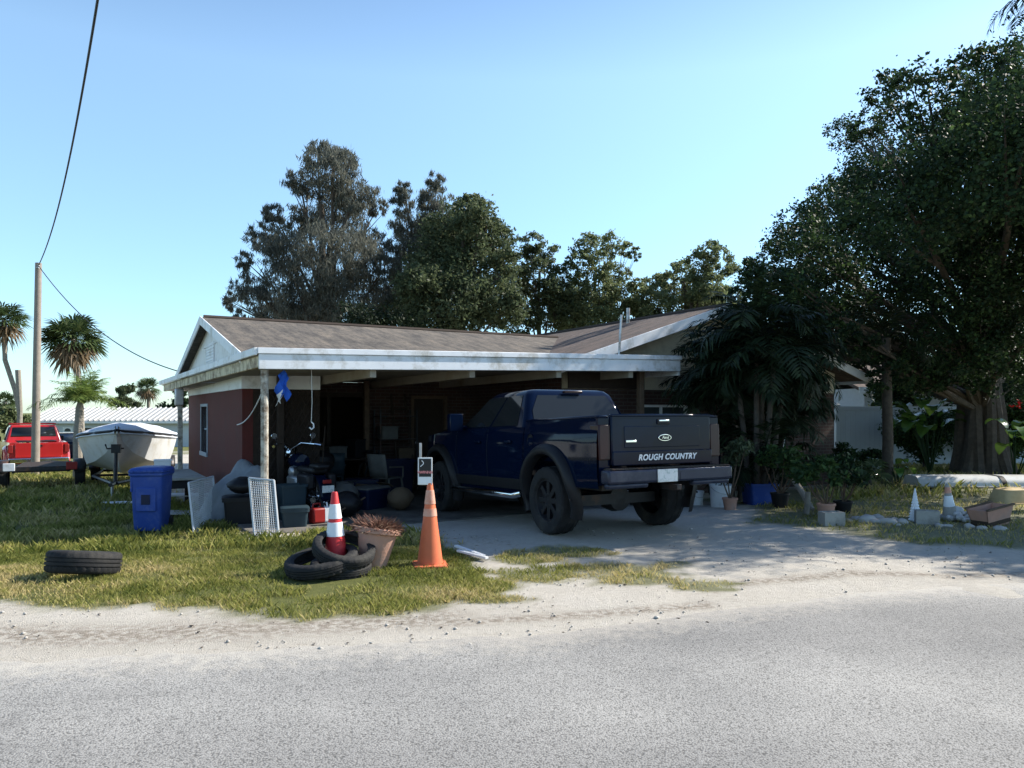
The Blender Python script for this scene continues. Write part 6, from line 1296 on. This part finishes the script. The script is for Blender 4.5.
SHM = [stone_mesh(.05, s, .75) for s in range(4)]
for me in SHM: me.materials.append(M['shell'])
for k in range(34):
    q = rnd.uniform(0,1)**.6; a = rnd.uniform(0,6.28); o = bpy.data.objects.new('pile_shell', SHM[k % 4]); C.objects.link(o); x = cb.x+.12+math.cos(a)*q*.27; y = cb.y-.02+math.sin(a)*q*.2; sc_ = rnd.uniform(.55,1.1)
    o.location = (x, y, gz(x,y)+.02+.16*(1-q)**.8*rnd.uniform(.5,1)); o.rotation_euler = (rnd.uniform(-.6,.6), rnd.uniform(-.6,.6), rnd.uniform(0,6)); o.scale = (sc_,sc_,sc_); tag(o, 'pale shell heaped round the foot of the small dirty cone', 'shell', 'shells heaped round the cone')
STM = [stone_mesh(.10, s+20, .55) for s in range(4)]
for me in STM: me.materials.append(M['stone'])
spots = [(866,11.1,1.5),(875,11.0,.8),(884,10.95,1.3),(893,11.1,.9),(902,10.9,1.0),(858,11.25,.9),(938,10.6,.7),(946,10.55,.6),(969,10.5,.8),(983,10.35,.7),(1002,10.3,.9),(848,11.1,.6),(878,11.35,1.0),(897,10.65,.5)]
for k, (px, D, s) in enumerate(spots):
    o = bpy.data.objects.new('edging_stone', STM[k % 4]); C.objects.link(o); p = gp(px, D); o.location = p+Vector((0,0,.02)); o.rotation_euler = (0,0,k*1.3); o.scale = (s*1.2,s*.8,s*.8); tag(o, 'rough pale stone in the low row along the right edge of the driveway', 'stone', 'stones edging the driveway')
b = gp(991, 10.75); t = thing('wooden_trough', 'tan wooden trough planter lying askew at the right edge of the driveway', 'planter', b, R(24)); t.rotation_euler = (0, R(-7), R(24))
m = MB(); W_, D_, Hh = .28, .16, .26
for s in (-1, 1):
    m.add([(-W_*.75,s*D_*.7,0),(W_*.75,s*D_*.7,0),(W_,s*D_,Hh),(-W_,s*D_,Hh),(-W_*.75,s*(D_*.7-.02),0),(W_*.75,s*(D_*.7-.02),0),(W_,s*(D_-.02),Hh),(-W_,s*(D_-.02),Hh)], [(0,1,2,3),(7,6,5,4),(0,4,5,1),(1,5,6,2),(2,6,7,3),(3,7,4,0)])
    m.add([(s*W_*.75,-D_*.68,0),(s*W_*.75,D_*.68,0),(s*W_,D_*.97,Hh),(s*W_,-D_*.97,Hh),(s*(W_*.75-.02),-D_*.68,0),(s*(W_*.75-.02),D_*.68,0),(s*(W_-.02),D_*.97,Hh),(s*(W_-.02),-D_*.97,Hh)], [(0,1,2,3),(7,6,5,4),(0,4,5,1),(1,5,6,2),(2,6,7,3),(3,7,4,0)])
m.build('boards', M['terra'], t); m = MB(); m.box((-W_*.85,-D_*.8,.03),(W_*.85,D_*.8,.14)); m.build('soil', M['soil'], t)
m = MB()
for s in (-1, 1): m.box((-W_*1.03,s*D_-.018,Hh+.002),(W_*1.03,s*D_+.018,Hh+.024))
m.build('rim', M['wood'], t)
# overturned hull
b = at(0, 0, 16.6); b = Vector((at(911,0,16.6).x, 16.6, gz(9,16.6))); t = thing('overturned_hull', 'long low white overturned boat hull lying on the grass before the thick trunk', 'boat', b, R(-3)); t.scale = (1, 1, .78); m = MB(); P = []
for k in range(26):
    y = 4.4*k/25; s = min(1, .82+.18*min(1,y/.3))*(1 if y < 3.2 else math.sqrt(max(.02,1-((y-3.2)/1.2)**2))); P.append([(y, -.46*s*math.cos(R(a))*(1 if abs(math.cos(R(a))) < .95 else 1), .10+.27*min(1,1.25*math.sin(R(a)))*(.92+.08*s)) for a in range(0,181,12)])
m.grid(P); m.add(P[0], [tuple(range(len(P[0])))]); m.build('hull', M['gel'], t, smooth=50)
m = MB()
for y in (-.465,.465): m.tube([(.0,y*.82,.10),(.3,y,.10),(3.2,y,.10),(3.9,y*.8,.10)], .025, 6)
m.build('gunwale', M['steel'], t)
m = MB(); P = [[(1.68+dx, -.475*math.cos(R(a)), .10+.283*min(1,1.25*math.sin(R(a)))) for dx in (0,.1)] for a in range(0,181,12)]; m.grid(P); m.build('strap', M['black'], t)
for k, (x, lb) in enumerate(((.5,'short timber under the near end of the overturned hull'), (3.0,'short timber under the far end of the overturned hull'))):
    m = MB(); m.box((-.06,-.5,-.04),(.06,.5,.095)); o = m.build('timber', M['dark_wood'], bevel=.008); o.location = b+Vector((x,0,0)); tag(o, lb, 'timber')
# tan tub at right edge
b = gp(1013, 13.4); t = thing('tan_basin', 'tan upturned fibreglass basin on the grass in front of the hull', 'basin', b, R(10)); m = MB()
loft(m, [rr_(.34,.26,0,.1), rr_(.33,.25,.05,.1), rr_(.27,.2,.24,.1), rr_(.16,.1,.27,.08)]); m.build('shell', M['tan'], t, smooth=50); m = MB(); loft(m, [rr_(.37,.29,-.01,.1), rr_(.37,.29,.02,.1)]); m.build('rim', M['tan'], t)
